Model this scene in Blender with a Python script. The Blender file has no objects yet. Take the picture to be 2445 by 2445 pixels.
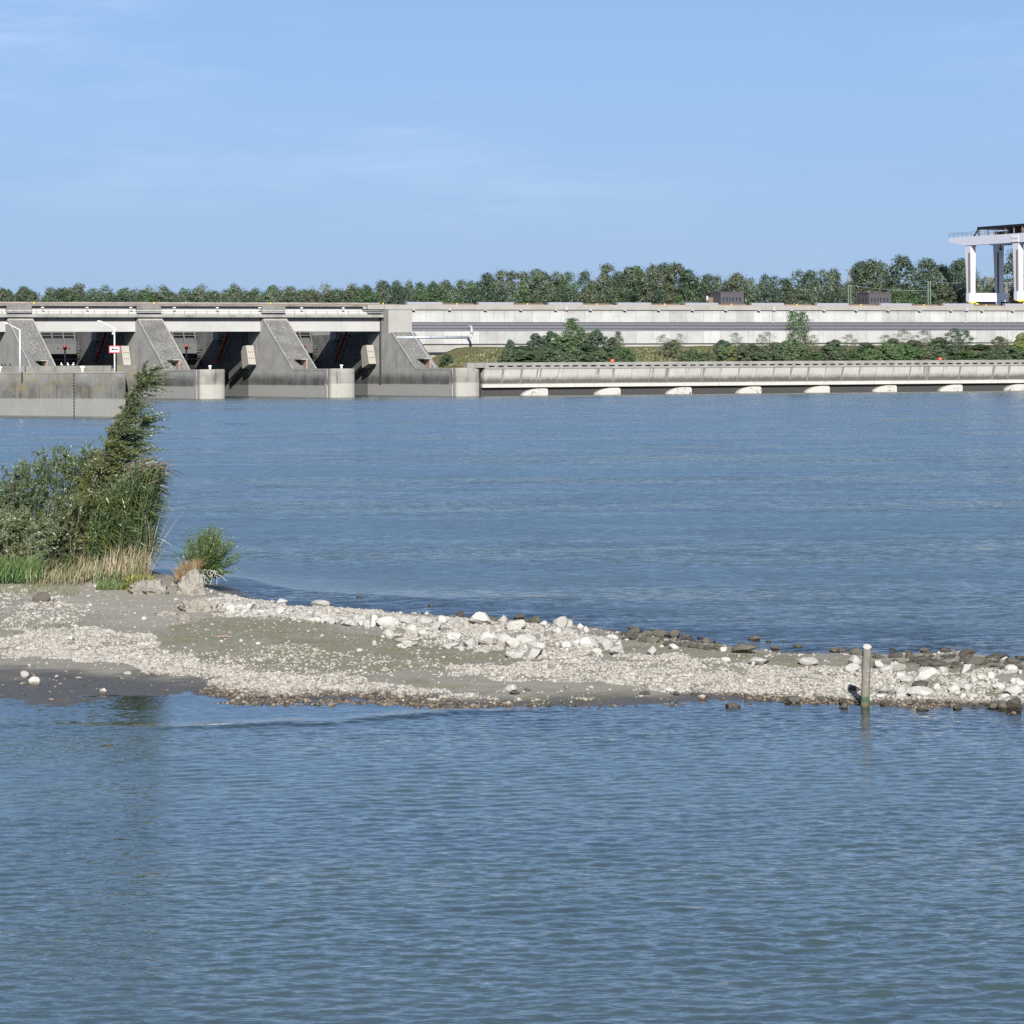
import bpy, math, random
import numpy as np
from mathutils import Vector, Matrix

random.seed(7)
RNG = np.random.default_rng(11)
rad = math.radians
C = bpy.context.scene.collection
SC = bpy.context.scene

# ------------------------------------------------------------------ camera, sky, sun, exposure
FPX, HOR, ROLL, CAMZ = 8000.0, 872.0, rad(0.34), 7.4       # focal length and horizon in photo pixels, metres above the river
cam_d = bpy.data.cameras.new('camera')
cam = bpy.data.objects.new('camera', cam_d)
C.objects.link(cam)
cam.location = (0, 0, CAMZ)
cam.rotation_mode = 'QUATERNION'
cam.rotation_quaternion = (Matrix.Rotation(rad(90), 3, 'X') @ Matrix.Rotation(-ROLL, 3, 'Z')).to_quaternion()
cam_d.sensor_fit = 'HORIZONTAL'
cam_d.sensor_width = 36.0
cam_d.lens = 36.0 * FPX / 2445.0
cam_d.shift_y = -(1222.5 - HOR) / 2445.0
cam_d.clip_start = 0.5
cam_d.clip_end = 30000
SC.camera = cam

TH = rad(24.7)                                               # the weir runs 24.7 degrees off the picture plane
EX, EY = math.cos(TH), math.sin(TH)                          # along the weir, to the right and away
NX, NY = math.sin(TH), -math.cos(TH)                         # out of the weir, towards the river
OX, OY = 0.0, 813.0
SUN_AZ_OFF, SUN_EL = rad(21.5), rad(26.5)
sun_h = Vector((NX, NY, 0)) * math.cos(SUN_AZ_OFF) - Vector((EX, EY, 0)) * math.sin(SUN_AZ_OFF)
sun_v = (sun_h * math.cos(SUN_EL) + Vector((0, 0, math.sin(SUN_EL)))).normalized()

world = bpy.data.worlds.new('World')
SC.world = world
world.use_nodes = True
wt = world.node_tree
wt.nodes.clear()


def node(nt, typ, ins=None, **props):
    n = nt.nodes.new(typ)
    for k, v in props.items():
        setattr(n, k, v)
    if ins:
        for k, v in ins.items():
            sock = n.inputs[k]
            if isinstance(v, bpy.types.NodeSocket):
                nt.links.new(v, sock)
            else:
                sock.default_value = v
    return n


def mix(nt, fac, a, b, mode='MIX'):
    n = nt.nodes.new('ShaderNodeMix')
    n.data_type = 'RGBA'
    n.blend_type = mode
    for i, v in ((0, fac), (6, a), (7, b)):
        s = n.inputs[i]
        if isinstance(v, bpy.types.NodeSocket):
            nt.links.new(v, s)
        elif i == 0:
            s.default_value = v
        else:
            s.default_value = (*v, 1) if len(v) == 3 else v
    return n.outputs[2]


def math_n(nt, op, a, b=None, c=None, clamp=False):
    n = nt.nodes.new('ShaderNodeMath')
    n.operation = op
    n.use_clamp = clamp
    for i, v in enumerate((a, b, c)):
        if v is None:
            continue
        if isinstance(v, bpy.types.NodeSocket):
            nt.links.new(v, n.inputs[i])
        else:
            n.inputs[i].default_value = v
    return n.outputs[0]


def vmath(nt, op, a, b=None):
    n = nt.nodes.new('ShaderNodeVectorMath')
    n.operation = op
    for i, v in enumerate((a, b)):
        if v is None:
            continue
        if isinstance(v, bpy.types.NodeSocket):
            nt.links.new(v, n.inputs[i])
        else:
            n.inputs[i].default_value = v
    return n.outputs[0]


def maprange(nt, v, a, b, c=0.0, d=1.0, smooth=True):
    n = nt.nodes.new('ShaderNodeMapRange')
    n.interpolation_type = 'SMOOTHSTEP' if smooth else 'LINEAR'
    nt.links.new(v, n.inputs[0])
    for i, x in enumerate((a, b, c, d)):
        n.inputs[i + 1].default_value = x
    return n.outputs[0]


def noise(nt, vec, scale=1.0, detail=3.0, rough=0.55, dim='3D'):
    n = nt.nodes.new('ShaderNodeTexNoise')
    n.noise_dimensions = dim
    n.inputs['Scale'].default_value = scale
    n.inputs['Detail'].default_value = detail
    n.inputs['Roughness'].default_value = rough
    if vec is not None:
        nt.links.new(vec, n.inputs['Vector'])
    return n


tc = node(wt, 'ShaderNodeTexCoord')
# the sky keeps one even gradient all round; elevation is stretched so that the low sky is as clear as in the photograph
sep = node(wt, 'ShaderNodeSeparateXYZ', {0: tc.outputs['Generated']})
zlift = math_n(wt, 'ADD', math_n(wt, 'MULTIPLY', sep.outputs[2], 0.8), 0.26)
skyvec = node(wt, 'ShaderNodeCombineXYZ', {0: sep.outputs[0], 1: sep.outputs[1], 2: zlift})
sky = node(wt, 'ShaderNodeTexSky', {'Vector': vmath(wt, 'NORMALIZE', skyvec.outputs[0])}, sky_type='NISHITA', sun_disc=False)
sky.sun_elevation = SUN_EL
sky.sun_rotation = math.atan2(sun_v.x, sun_v.y)
sky.altitude = 150
sky.air_density = 1.0
sky.dust_density = 0.6
sky.ozone_density = 2.5
cm = node(wt, 'ShaderNodeMapping', {'Vector': tc.outputs['Generated'], 'Rotation': (0, rad(8), 0), 'Scale': (5.0, 3.0, 26.0)})
cn = noise(wt, cm.outputs[0], 1.0, 5.0, 0.62)
cm2 = node(wt, 'ShaderNodeMapping', {'Vector': tc.outputs['Generated'], 'Rotation': (0, rad(-14), 0), 'Scale': (9.0, 5.0, 60.0)})
cn2 = noise(wt, cm2.outputs[0], 1.0, 6.0, 0.65)
cf = math_n(wt, 'MULTIPLY', maprange(wt, cn.outputs['Fac'], 0.45, 0.75), maprange(wt, cn2.outputs['Fac'], 0.3, 0.75))
cf = math_n(wt, 'MULTIPLY', cf, 0.28)
skyc = mix(wt, 1.0, sky.outputs[0], (1.09, 1.07, 1.04), 'MULTIPLY')
skyc = mix(wt, cf, skyc, (7.2, 7.9, 9.6))
hz_f = math_n(wt, 'MULTIPLY', maprange(wt, sep.outputs[2], 0.115, -0.02), 0.92)      # dull haze low over the horizon, the same all round
skyc = mix(wt, hz_f, skyc, (2.5, 3.3, 4.5))
bg = node(wt, 'ShaderNodeBackground', {'Color': skyc, 'Strength': 0.081})
wo = node(wt, 'ShaderNodeOutputWorld', {'Surface': bg.outputs[0]})

sun_d = bpy.data.lights.new('sun', 'SUN')
sun_d.energy = 5.0
sun_d.angle = rad(0.53)
sun_d.color = (1.0, 0.968, 0.915)
sun = bpy.data.objects.new('sun', sun_d)
C.objects.link(sun)
sun.rotation_mode = 'QUATERNION'
sun.rotation_quaternion = sun_v.to_track_quat('Z', 'Y')
sun.location = (0, 0, 200)

SC.view_settings.view_transform = 'Standard'
SC.view_settings.look = 'None'
SC.view_settings.exposure = 0.94
SC.view_settings.gamma = 1.0
SC.view_settings.use_curve_mapping = False
SC.cycles.use_denoising = False
SC.cycles.max_bounces = 6
SC.cycles.sample_clamp_indirect = 1.5
SC.cycles.transparent_max_bounces = 8
SC.cycles.caustics_reflective = False
SC.cycles.caustics_refractive = False


# ------------------------------------------------------------------ small helpers
def D(s, t, z):
    """weir coordinates (along, out, up) to world"""
    return (OX + s * EX + t * NX, OY + s * EY + t * NY, z)


def ray(u, v):
    du, dv = u - 1222.5, HOR - v
    return ((du * math.cos(ROLL) + dv * math.sin(ROLL)) / FPX, (-du * math.sin(ROLL) + dv * math.cos(ROLL)) / FPX)


def at(u, v, Y):
    x, z = ray(u, v)
    return Vector((x * Y, Y, CAMZ + z * Y))


def gnd(u, v, z=0.0):
    x, zz = ray(u, v)
    k = (z - CAMZ) / zz
    return k * x, k


def tag(o, label=None, cat=None, group=None, kind=None):
    if label:
        o['label'] = label
    if cat:
        o['category'] = cat
    if group:
        o['group'] = group
    if kind:
        o['kind'] = kind
    return o


def thing(name, loc, label, cat, group=None):
    o = bpy.data.objects.new(name, None)
    C.objects.link(o)
    o.location = loc
    o.empty_display_size = 0.3
    return tag(o, label, cat, group)


def npmesh(name, V, F, mat=None, smooth=False):
    me = bpy.data.meshes.new(name)
    V = np.asarray(V, dtype=np.float32)
    F = np.asarray(F, dtype=np.int32)
    k = F.shape[1]
    me.vertices.add(len(V))
    me.vertices.foreach_set('co', V.ravel())
    me.loops.add(F.size)
    me.loops.foreach_set('vertex_index', F.ravel())
    me.polygons.add(len(F))
    me.polygons.foreach_set('loop_start', np.arange(0, F.size, k, dtype=np.int32))
    me.polygons.foreach_set('loop_total', np.full(len(F), k, dtype=np.int32))
    me.polygons.foreach_set('use_smooth', np.full(len(F), smooth))
    me.update(calc_edges=True)
    if mat:
        me.materials.append(mat)
    return me


def attr(me, name, vals):
    a = me.attributes.new(name, 'FLOAT', 'POINT')
    a.data.foreach_set('value', np.asarray(vals, dtype=np.float32))


class MB:
    """collects solids; build() links them as one mesh object"""

    def __init__(self, tf=None):
        self.v, self.f, self.tf = [], [], tf

    def add(self, vs, fs):
        b = len(self.v)
        self.v += [self.tf(*p) if self.tf else tuple(p) for p in vs]
        self.f += [tuple(i + b for i in q) for q in fs]
        return self

    def box(self, a0, a1, b0, b1, c0, c1):
        vs = [(x, y, z) for x in (a0, a1) for y in (b0, b1) for z in (c0, c1)]
        return self.add(vs, [(0, 1, 3, 2), (4, 6, 7, 5), (0, 4, 5, 1), (2, 3, 7, 6), (0, 2, 6, 4), (1, 5, 7, 3)])

    def prism(self, poly, lo, hi, axis):
        """poly: list of 2-D points; axis 0: (b, c) across a; 1: (a, c) across b; 2: (a, b) across c"""
        n = len(poly)

        def mk(p, h):
            return (h, p[0], p[1]) if axis == 0 else ((p[0], h, p[1]) if axis == 1 else (p[0], p[1], h))
        vs = [mk(p, lo) for p in poly] + [mk(p, hi) for p in poly]
        fs = [tuple(range(n)), tuple(range(2 * n - 1, n - 1, -1))]
        fs += [(i, i + n, (i + 1) % n + n, (i + 1) % n) for i in range(n)]
        return self.add(vs, fs)

    def tube(self, p0, p1, r0, r1=None, n=8):
        r1 = r0 if r1 is None else r1
        p0, p1 = Vector(p0), Vector(p1)
        d = (p1 - p0).normalized()
        a = d.orthogonal().normalized()
        b = d.cross(a)
        vs = []
        for p, r in ((p0, r0), (p1, r1)):
            vs += [tuple(p + (a * math.cos(2 * math.pi * i / n) + b * math.sin(2 * math.pi * i / n)) * r) for i in range(n)]
        fs = [(i, (i + 1) % n, (i + 1) % n + n, i + n) for i in range(n)]
        fs += [tuple(range(n - 1, -1, -1)), tuple(range(n, 2 * n))]
        return self.add(vs, fs)

    def lathe(self, c, prof, n=12):
        vs, fs = [], []
        for r, z in prof:
            vs += [(c[0] + r * math.cos(2 * math.pi * i / n), c[1] + r * math.sin(2 * math.pi * i / n), c[2] + z) for i in range(n)]
        for k in range(len(prof) - 1):
            fs += [(k * n + i, k * n + (i + 1) % n, (k + 1) * n + (i + 1) % n, (k + 1) * n + i) for i in range(n)]
        fs += [tuple(range(n - 1, -1, -1)), tuple(range((len(prof) - 1) * n, len(prof) * n))]
        return self.add(vs, fs)

    def build(self, name, mat, parent=None, origin=None, smooth=False):
        L = Vector(parent.location) if parent is not None else Vector(origin or (0, 0, 0))
        if parent is not None and parent.parent is not None:
            L = L + Vector(parent.parent.location)
        me = bpy.data.meshes.new(name)
        me.from_pydata([tuple(Vector(p) - L) for p in self.v], [], self.f)
        me.validate()
        if smooth:
            me.polygons.foreach_set('use_smooth', [True] * len(me.polygons))
        import bmesh
        bm = bmesh.new()
        bm.from_mesh(me)
        bmesh.ops.recalc_face_normals(bm, faces=bm.faces)
        bm.to_mesh(me)
        bm.free()
        me.materials.append(mat)
        o = bpy.data.objects.new(name, me)
        C.objects.link(o)
        if parent is not None:
            o.parent = parent
        else:
            o.location = L
        return o


def repeat(o, n, delta):
    """n further copies of a part, each moved on by delta (world)"""
    out = []
    for i in range(1, n + 1):
        c = o.copy()
        C.objects.link(c)
        c.parent = o.parent
        c.location = Vector(o.location) + Vector(delta) * i
        out.append(c)
    return out


def along(d):
    return (EX * d, EY * d, 0)


def vnoise(x, y, seed=0):
    xi, yi = np.floor(x).astype(np.int64), np.floor(y).astype(np.int64)
    xf, yf = x - xi, y - yi
    xf, yf = xf * xf * (3 - 2 * xf), yf * yf * (3 - 2 * yf)

    def hsh(a, b):
        n = (a * 374761393 + b * 668265263 + seed * 974634777) & 0x7fffffff
        n = ((n ^ (n >> 13)) * 1274126177) & 0x7fffffff
        return ((n ^ (n >> 16)) & 0xffff) / 65535.0
    return (hsh(xi, yi) * (1 - xf) + hsh(xi + 1, yi) * xf) * (1 - yf) + (hsh(xi, yi + 1) * (1 - xf) + hsh(xi + 1, yi + 1) * xf) * yf


def fbm(x, y, o=4, seed=0):
    s, a, t = 0.0, 1.0, 0.0
    for i in range(o):
        s = s + a * vnoise(x * 2 ** i + 17.3 * i, y * 2 ** i - 9.1 * i, seed + i)
        t += a
        a *= 0.5
    return s / t


# ------------------------------------------------------------------ materials
def newmat(name):
    m = bpy.data.materials.new(name)
    m.use_nodes = True
    nt = m.node_tree
    nt.nodes.clear()
    out = nt.nodes.new('ShaderNodeOutputMaterial')
    return m, nt, out


def principled(nt, out, col, rough=0.8, metal=0.0, spec=0.3, normal=None):
    p = nt.nodes.new('ShaderNodeBsdfPrincipled')
    for k, v in (('Base Color', col), ('Roughness', rough), ('Metallic', metal), ('Specular IOR Level', spec)):
        if isinstance(v, bpy.types.NodeSocket):
            nt.links.new(v, p.inputs[k])
        elif k == 'Base Color':
            p.inputs[k].default_value = (*v, 1)
        else:
            p.inputs[k].default_value = v
    if normal is not None:
        nt.links.new(normal, p.inputs['Normal'])
    nt.links.new(p.outputs[0], out.inputs[0])
    return p


def damvec(nt):
    g = node(nt, 'ShaderNodeNewGeometry')
    m = node(nt, 'ShaderNodeMapping', {'Vector': vmath(nt, 'SUBTRACT', g.outputs['Position'], (OX, OY, 0)), 'Rotation': (0, 0, -TH)})
    return m.outputs[0], g


def simple(name, col, rough=0.6, metal=0.0, var=0.12, scale=3.0, spec=0.35):
    m, nt, out = newmat(name)
    g = node(nt, 'ShaderNodeNewGeometry')
    n = noise(nt, g.outputs['Position'], scale, 4)
    c = mix(nt, n.outputs['Fac'], [x * (1 - var) for x in col], [min(1, x * (1 + var)) for x in col])
    principled(nt, out, c, rough, metal, spec)
    return m


def concrete(name, light, dark, streak=0.5, blotch=0.4, band=None, ochre=0.0, speck=0.0, per_obj=0.0, lines=0.0, top_z=None):
    """cast concrete: cloudy tone, vertical run-off streaks, waterline grime band (z0, z1), lichen, pour lines"""
    light, dark = [x * 0.70 for x in light], [x * 0.62 for x in dark]
    m, nt, out = newmat(name)
    v, g = damvec(nt)
    sp = node(nt, 'ShaderNodeSeparateXYZ', {0: v})
    cloud = noise(nt, vmath(nt, 'MULTIPLY', v, (0.22, 0.22, 0.3)), 1.0, 5, 0.6)
    st = noise(nt, vmath(nt, 'MULTIPLY', v, (1.6, 1.6, 0.07)), 1.0, 5, 0.65)
    st2 = noise(nt, vmath(nt, 'MULTIPLY', v, (0.5, 0.5, 0.09)), 1.0, 3, 0.6)
    fine = noise(nt, v, 4.0, 6, 0.7)
    f = math_n(nt, 'MULTIPLY', maprange(nt, cloud.outputs[0], 0.35, 0.7), blotch)
    s = math_n(nt, 'MULTIPLY', maprange(nt, st.outputs[0], 0.46, 0.72), maprange(nt, st2.outputs[0], 0.42, 0.66))
    f = math_n(nt, 'ADD', f, math_n(nt, 'MULTIPLY', s, streak), clamp=True)
    if top_z is not None:                                    # grime running down from the top edge
        d = math_n(nt, 'ADD', sp.outputs[2], math_n(nt, 'MULTIPLY', st.outputs[0], top_z[1] * 1.6))
        f = math_n(nt, 'ADD', f, math_n(nt, 'MULTIPLY', maprange(nt, d, top_z[0] - top_z[1] * 0.3, top_z[0] + top_z[1] * 0.9), top_z[2]), clamp=True)
    if band:
        zz = math_n(nt, 'ADD', sp.outputs[2], math_n(nt, 'MULTIPLY', math_n(nt, 'SUBTRACT', st.outputs[0], 0.5), 1.6))
        zl = math_n(nt, 'ADD', sp.outputs[2], math_n(nt, 'MULTIPLY', math_n(nt, 'SUBTRACT', fine.outputs[0], 0.5), 0.5))
        b = math_n(nt, 'MULTIPLY', maprange(nt, zl, band[0] - 0.15, band[0] + 0.25), maprange(nt, zz, band[1] + 1.3, band[1] - 1.2))
        f = math_n(nt, 'ADD', f, math_n(nt, 'MULTIPLY', b, band[2]), clamp=True)
        below = maprange(nt, zl, band[0] + 0.2, band[0] - 0.1)
        f = math_n(nt, 'MULTIPLY', f, math_n(nt, 'SUBTRACT', 1.0, math_n(nt, 'MULTIPLY', below, 0.75)))
    col = mix(nt, f, light, dark)
    if ochre:
        oc = noise(nt, vmath(nt, 'MULTIPLY', v, (0.25, 0.25, 0.9)), 1.0, 4, 0.6)
        of = math_n(nt, 'MULTIPLY', maprange(nt, oc.outputs[0], 0.52, 0.68), maprange(nt, sp.outputs[2], 3.2, 4.5))
        col = mix(nt, math_n(nt, 'MULTIPLY', of, ochre), col, (0.22, 0.17, 0.05))
    if speck:
        sn = noise(nt, v, 3.4, 3, 0.7)
        sn2 = noise(nt, v, 0.22, 2, 0.5)
        sf = math_n(nt, 'MULTIPLY', maprange(nt, sn.outputs[0], 0.51, 0.60), maprange(nt, sn2.outputs[0], 0.25, 0.6))
        col = mix(nt, math_n(nt, 'MULTIPLY', sf, speck), col, (0.36, 0.35, 0.33))
    if lines:
        w = math_n(nt, 'ABSOLUTE', math_n(nt, 'SUBTRACT', math_n(nt, 'FRACT', math_n(nt, 'DIVIDE', sp.outputs[2], 2.3)), 0.5))
        col = mix(nt, math_n(nt, 'MULTIPLY', maprange(nt, w, 0.47, 0.495), lines), col, [x * 0.6 for x in dark])
    if per_obj:
        oi = node(nt, 'ShaderNodeObjectInfo')
        k = math_n(nt, 'ADD', math_n(nt, 'MULTIPLY', oi.outputs['Random'], per_obj), 1.0 - per_obj * 0.6)
        col = mix(nt, 1.0, col, node(nt, 'ShaderNodeCombineXYZ', {0: k, 1: k, 2: k}).outputs[0], 'MULTIPLY')
    col = mix(nt, maprange(nt, fine.outputs[0], 0.3, 0.75), col, mix(nt, 1.0, col, (0.8, 0.8, 0.8), 'MULTIPLY'))
    bump = node(nt, 'ShaderNodeBump', {'Strength': 0.25, 'Distance': 0.05, 'Height': fine.outputs[0]})
    principled(nt, out, col, 0.9, 0, 0.2, bump.outputs[0])
    return m


M = {}
M['pier_rear'] = concrete('shade_toned_chamber_concrete', (0.21, 0.206, 0.198), (0.07, 0.07, 0.069), 0.6, 0.5, band=(2.75, 5.0, 0.75))  # rear pier concrete, duller than the front, with the bay shade darkened in
M['pier'] = concrete('pier_concrete', (0.45, 0.438, 0.41), (0.12, 0.117, 0.11), 0.6, 0.25, band=(2.75, 5.0, 0.75), lines=0.12)
M['nose'] = concrete('nose_concrete', (0.42, 0.405, 0.365), (0.10, 0.096, 0.088), 0.9, 0.35, band=(3.2, 6.4, 0.28))
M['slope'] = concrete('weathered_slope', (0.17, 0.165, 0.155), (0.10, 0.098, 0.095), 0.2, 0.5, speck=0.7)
M['coping'] = concrete('coping_concrete', (0.42, 0.40, 0.36), (0.2, 0.19, 0.17), 0.3, 0.3)
M['girder'] = concrete('girder_concrete', (0.48, 0.474, 0.46), (0.32, 0.315, 0.30), 0.25, 0.25)
M['deck'] = concrete('deck_concrete', (0.36, 0.35, 0.325), (0.16, 0.155, 0.145), 0.45, 0.5)
M['deck_dark'] = concrete('stained_deck_concrete', (0.26, 0.25, 0.235), (0.11, 0.105, 0.1), 0.6, 0.5)
M['panel'] = concrete('facade_panel', (0.50, 0.497, 0.488), (0.29, 0.286, 0.275), 0.45, 0.3, per_obj=0.25, top_z=(21.7, 1.1, 0.5))
M['cornice'] = concrete('cornice_concrete', (0.38, 0.365, 0.335), (0.26, 0.245, 0.22), 0.25, 0.35)
M['block'] = concrete('block_concrete', (0.38, 0.37, 0.345), (0.29, 0.28, 0.265), 0.2, 0.3)
M['guide'] = concrete('guide_wall_concrete', (0.36, 0.35, 0.32), (0.12, 0.115, 0.10), 0.75, 0.45, band=(2.6, 5.4, 0.45), ochre=0.6, lines=0.1)
M['counter'] = concrete('counterweight_concrete', (0.42, 0.395, 0.345), (0.31, 0.29, 0.255), 0.15, 0.25)
M['plinth'] = concrete('plinth_concrete', (0.42, 0.41, 0.39), (0.25, 0.24, 0.225), 0.4, 0.4)
M['lowpanel'] = concrete('tailrace_panel', (0.58, 0.555, 0.51), (0.17, 0.16, 0.148), 0.35, 0.15, band=(2.85, 3.9, 1.4), per_obj=0.1)
M['lowrail'] = concrete('tailrace_parapet', (0.33, 0.32, 0.30), (0.19, 0.185, 0.175), 0.3, 0.5)
M['recess'] = concrete('dark_recess_concrete', (0.05, 0.05, 0.052), (0.02, 0.02, 0.02), 0.4, 0.5)  # near-black concrete for the recess wall, soffit and sill beams
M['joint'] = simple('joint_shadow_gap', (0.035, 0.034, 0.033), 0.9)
M['streakm'] = simple('run_off_stain', (0.16, 0.155, 0.15), 0.95, var=0.3, scale=1.5)
M['steel_dark'] = simple('dark_steel', (0.010, 0.011, 0.014), 0.5, 0.2)
M['steel_gate'] = simple('gate_steel', (0.085, 0.085, 0.082), 0.6, 0.0, 0.25)
M['louver'] = simple('louver_metal', (0.21, 0.215, 0.235), 0.45, 0.3)
M['louver_back'] = simple('louver_void', (0.022, 0.022, 0.026), 0.8)
M['galv'] = simple('galvanised_metal', (0.30, 0.315, 0.35), 0.5, 0.2)
M['white'] = simple('white_paint', (0.62, 0.62, 0.62), 0.4, 0, 0.04)
M['crane_paint'] = simple('crane_paint', (0.50, 0.51, 0.57), 0.4, 0, 0.05, 0.6)
M['red'] = simple('red_paint', (0.30, 0.022, 0.018), 0.45)
M['signred'] = simple('sign_red', (0.48, 0.03, 0.06), 0.5, 0, 0.05)
M['black'] = simple('black_paint', (0.012, 0.012, 0.013), 0.5)
M['yellow'] = simple('yellow_paint', (0.50, 0.37, 0.04), 0.45)
M['orange'] = simple('signal_orange', (0.85, 0.10, 0.05), 0.45, 0, 0.05)
M['rust'] = simple('rusty_brown_steel', (0.14, 0.095, 0.07), 0.8, 0, 0.35)
M['railing'] = simple('railing_metal', (0.55, 0.55, 0.54), 0.5, 0.2)
M['rail_dark'] = simple('dark_railing', (0.09, 0.095, 0.1), 0.5, 0.2)
M['hut'] = simple('hut_cladding', (0.055, 0.048, 0.055), 0.55, 0, 0.2)
M['pane'] = simple('dark_glass', (0.02, 0.025, 0.03), 0.08, 0, 0.05, 1.0, 0.6)
M['greenmast'] = simple('green_mast_paint', (0.10, 0.14, 0.11), 0.6)
M['pink'] = simple('reddish_plaster', (0.22, 0.155, 0.125), 0.85)
M['bark'] = simple('bark', (0.16, 0.14, 0.11), 0.9, 0, 0.4, 6)
M['palebark'] = simple('pale_bark', (0.27, 0.25, 0.215), 0.9, 0, 0.3, 6)
M['gull'] = simple('gull_plumage', (0.8, 0.8, 0.78), 0.7, 0, 0.05)
M['rooflam'] = simple('roof_panel_metal', (0.24, 0.24, 0.27), 0.5, 0.2)


def whitewash(name):
    m, nt, out = newmat(name)
    v, g = damvec(nt)
    a = noise(nt, v, 2.0, 6, 0.66)
    b = noise(nt, v, 0.25, 2, 0.5)
    z = node(nt, 'ShaderNodeSeparateXYZ', {0: v}).outputs[2]
    k = math_n(nt, 'ADD', math_n(nt, 'MULTIPLY', b.outputs[0], 0.35), math_n(nt, 'MULTIPLY', maprange(nt, z, 0.9, 0.0), 0.05))
    f = maprange(nt, math_n(nt, 'ADD', a.outputs[0], k), 0.775, 0.84)
    col = mix(nt, f, (0.34, 0.33, 0.30), (0.045, 0.042, 0.038))
    principled(nt, out, col, 0.9, 0, 0.2)
    return m


M['whitewash'] = whitewash('guano_and_algae_concrete')


def leafmat(name, col, var=0.45, trans=0.35, rough=0.55, hue=(1.25, 1.1, 0.7)):
    m, nt, out = newmat(name)
    g = node(nt, 'ShaderNodeNewGeometry')
    oi = node(nt, 'ShaderNodeObjectInfo')
    k = math_n(nt, 'ADD', math_n(nt, 'MULTIPLY', g.outputs['Random Per Island'], 2 * var), 1.0 - var)
    kk = node(nt, 'ShaderNodeCombineXYZ', {0: k, 1: k, 2: k}).outputs[0]
    base = mix(nt, 1.0, oi.outputs['Color'], (*col,), 'MULTIPLY')
    n = noise(nt, g.outputs['Position'], 0.9, 2)
    base = mix(nt, maprange(nt, n.outputs[0], 0.4, 0.7), base, mix(nt, 1.0, base, hue, 'MULTIPLY'))
    c = mix(nt, 1.0, base, kk, 'MULTIPLY')
    d = node(nt, 'ShaderNodeBsdfDiffuse', {'Color': c})
    t = node(nt, 'ShaderNodeBsdfTranslucent', {'Color': mix(nt, 1.0, c, (1.25, 1.3, 0.6), 'MULTIPLY')})
    gl = node(nt, 'ShaderNodeBsdfGlossy', {'Color': (0.55, 0.6, 0.6, 1), 'Roughness': rough})
    a = node(nt, 'ShaderNodeMixShader', {0: trans, 1: d.outputs[0], 2: t.outputs[0]})
    b = node(nt, 'ShaderNodeMixShader', {0: 0.07, 1: a.outputs[0], 2: gl.outputs[0]})
    nt.links.new(b.outputs[0], out.inputs[0])
    return m


M['leaf'] = leafmat('tree_leaves', (0.0704, 0.0950, 0.0546), 0.30, 0.35, 0.55, (1.15, 1.05, 0.85))
M['willow'] = leafmat('willow_leaves', (0.0924, 0.1188, 0.0546), 0.55, 0.3, 0.4)
M['willow_silver'] = leafmat('silvery_willow_leaves', (0.140, 0.168, 0.095), 0.5, 0.3, 0.4, (1.1, 1.05, 0.85))
M['reed'] = leafmat('reed_leaves', (0.0660, 0.0950, 0.0352), 0.5, 0.3, 0.4, (1.3, 1.1, 0.7))
M['straw'] = leafmat('dry_straw', (0.2640, 0.2068, 0.1276), 0.4, 0.2, 0.6, (0.8, 0.78, 0.72))
M['plume'] = leafmat('reed_plumes', (0.17, 0.125, 0.115), 0.3, 0.3, 0.6, (1.0, 1.0, 1.0))
M['grass'] = leafmat('green_grass', (0.0836, 0.1320, 0.0308), 0.45, 0.35, 0.5, (1.3, 1.05, 0.8))
M['bankgrass'] = leafmat('bank_grass', (0.1012, 0.1074, 0.0422), 0.4, 0.3, 0.6, (1.15, 1.0, 0.8))
M['weed'] = leafmat('yellow_green_weeds', (0.16, 0.155, 0.03), 0.45, 0.3, 0.5)
M['twig'] = leafmat('pale_dry_stems', (0.27, 0.235, 0.18), 0.4, 0.0, 0.7, (0.8, 0.8, 0.8))


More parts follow.
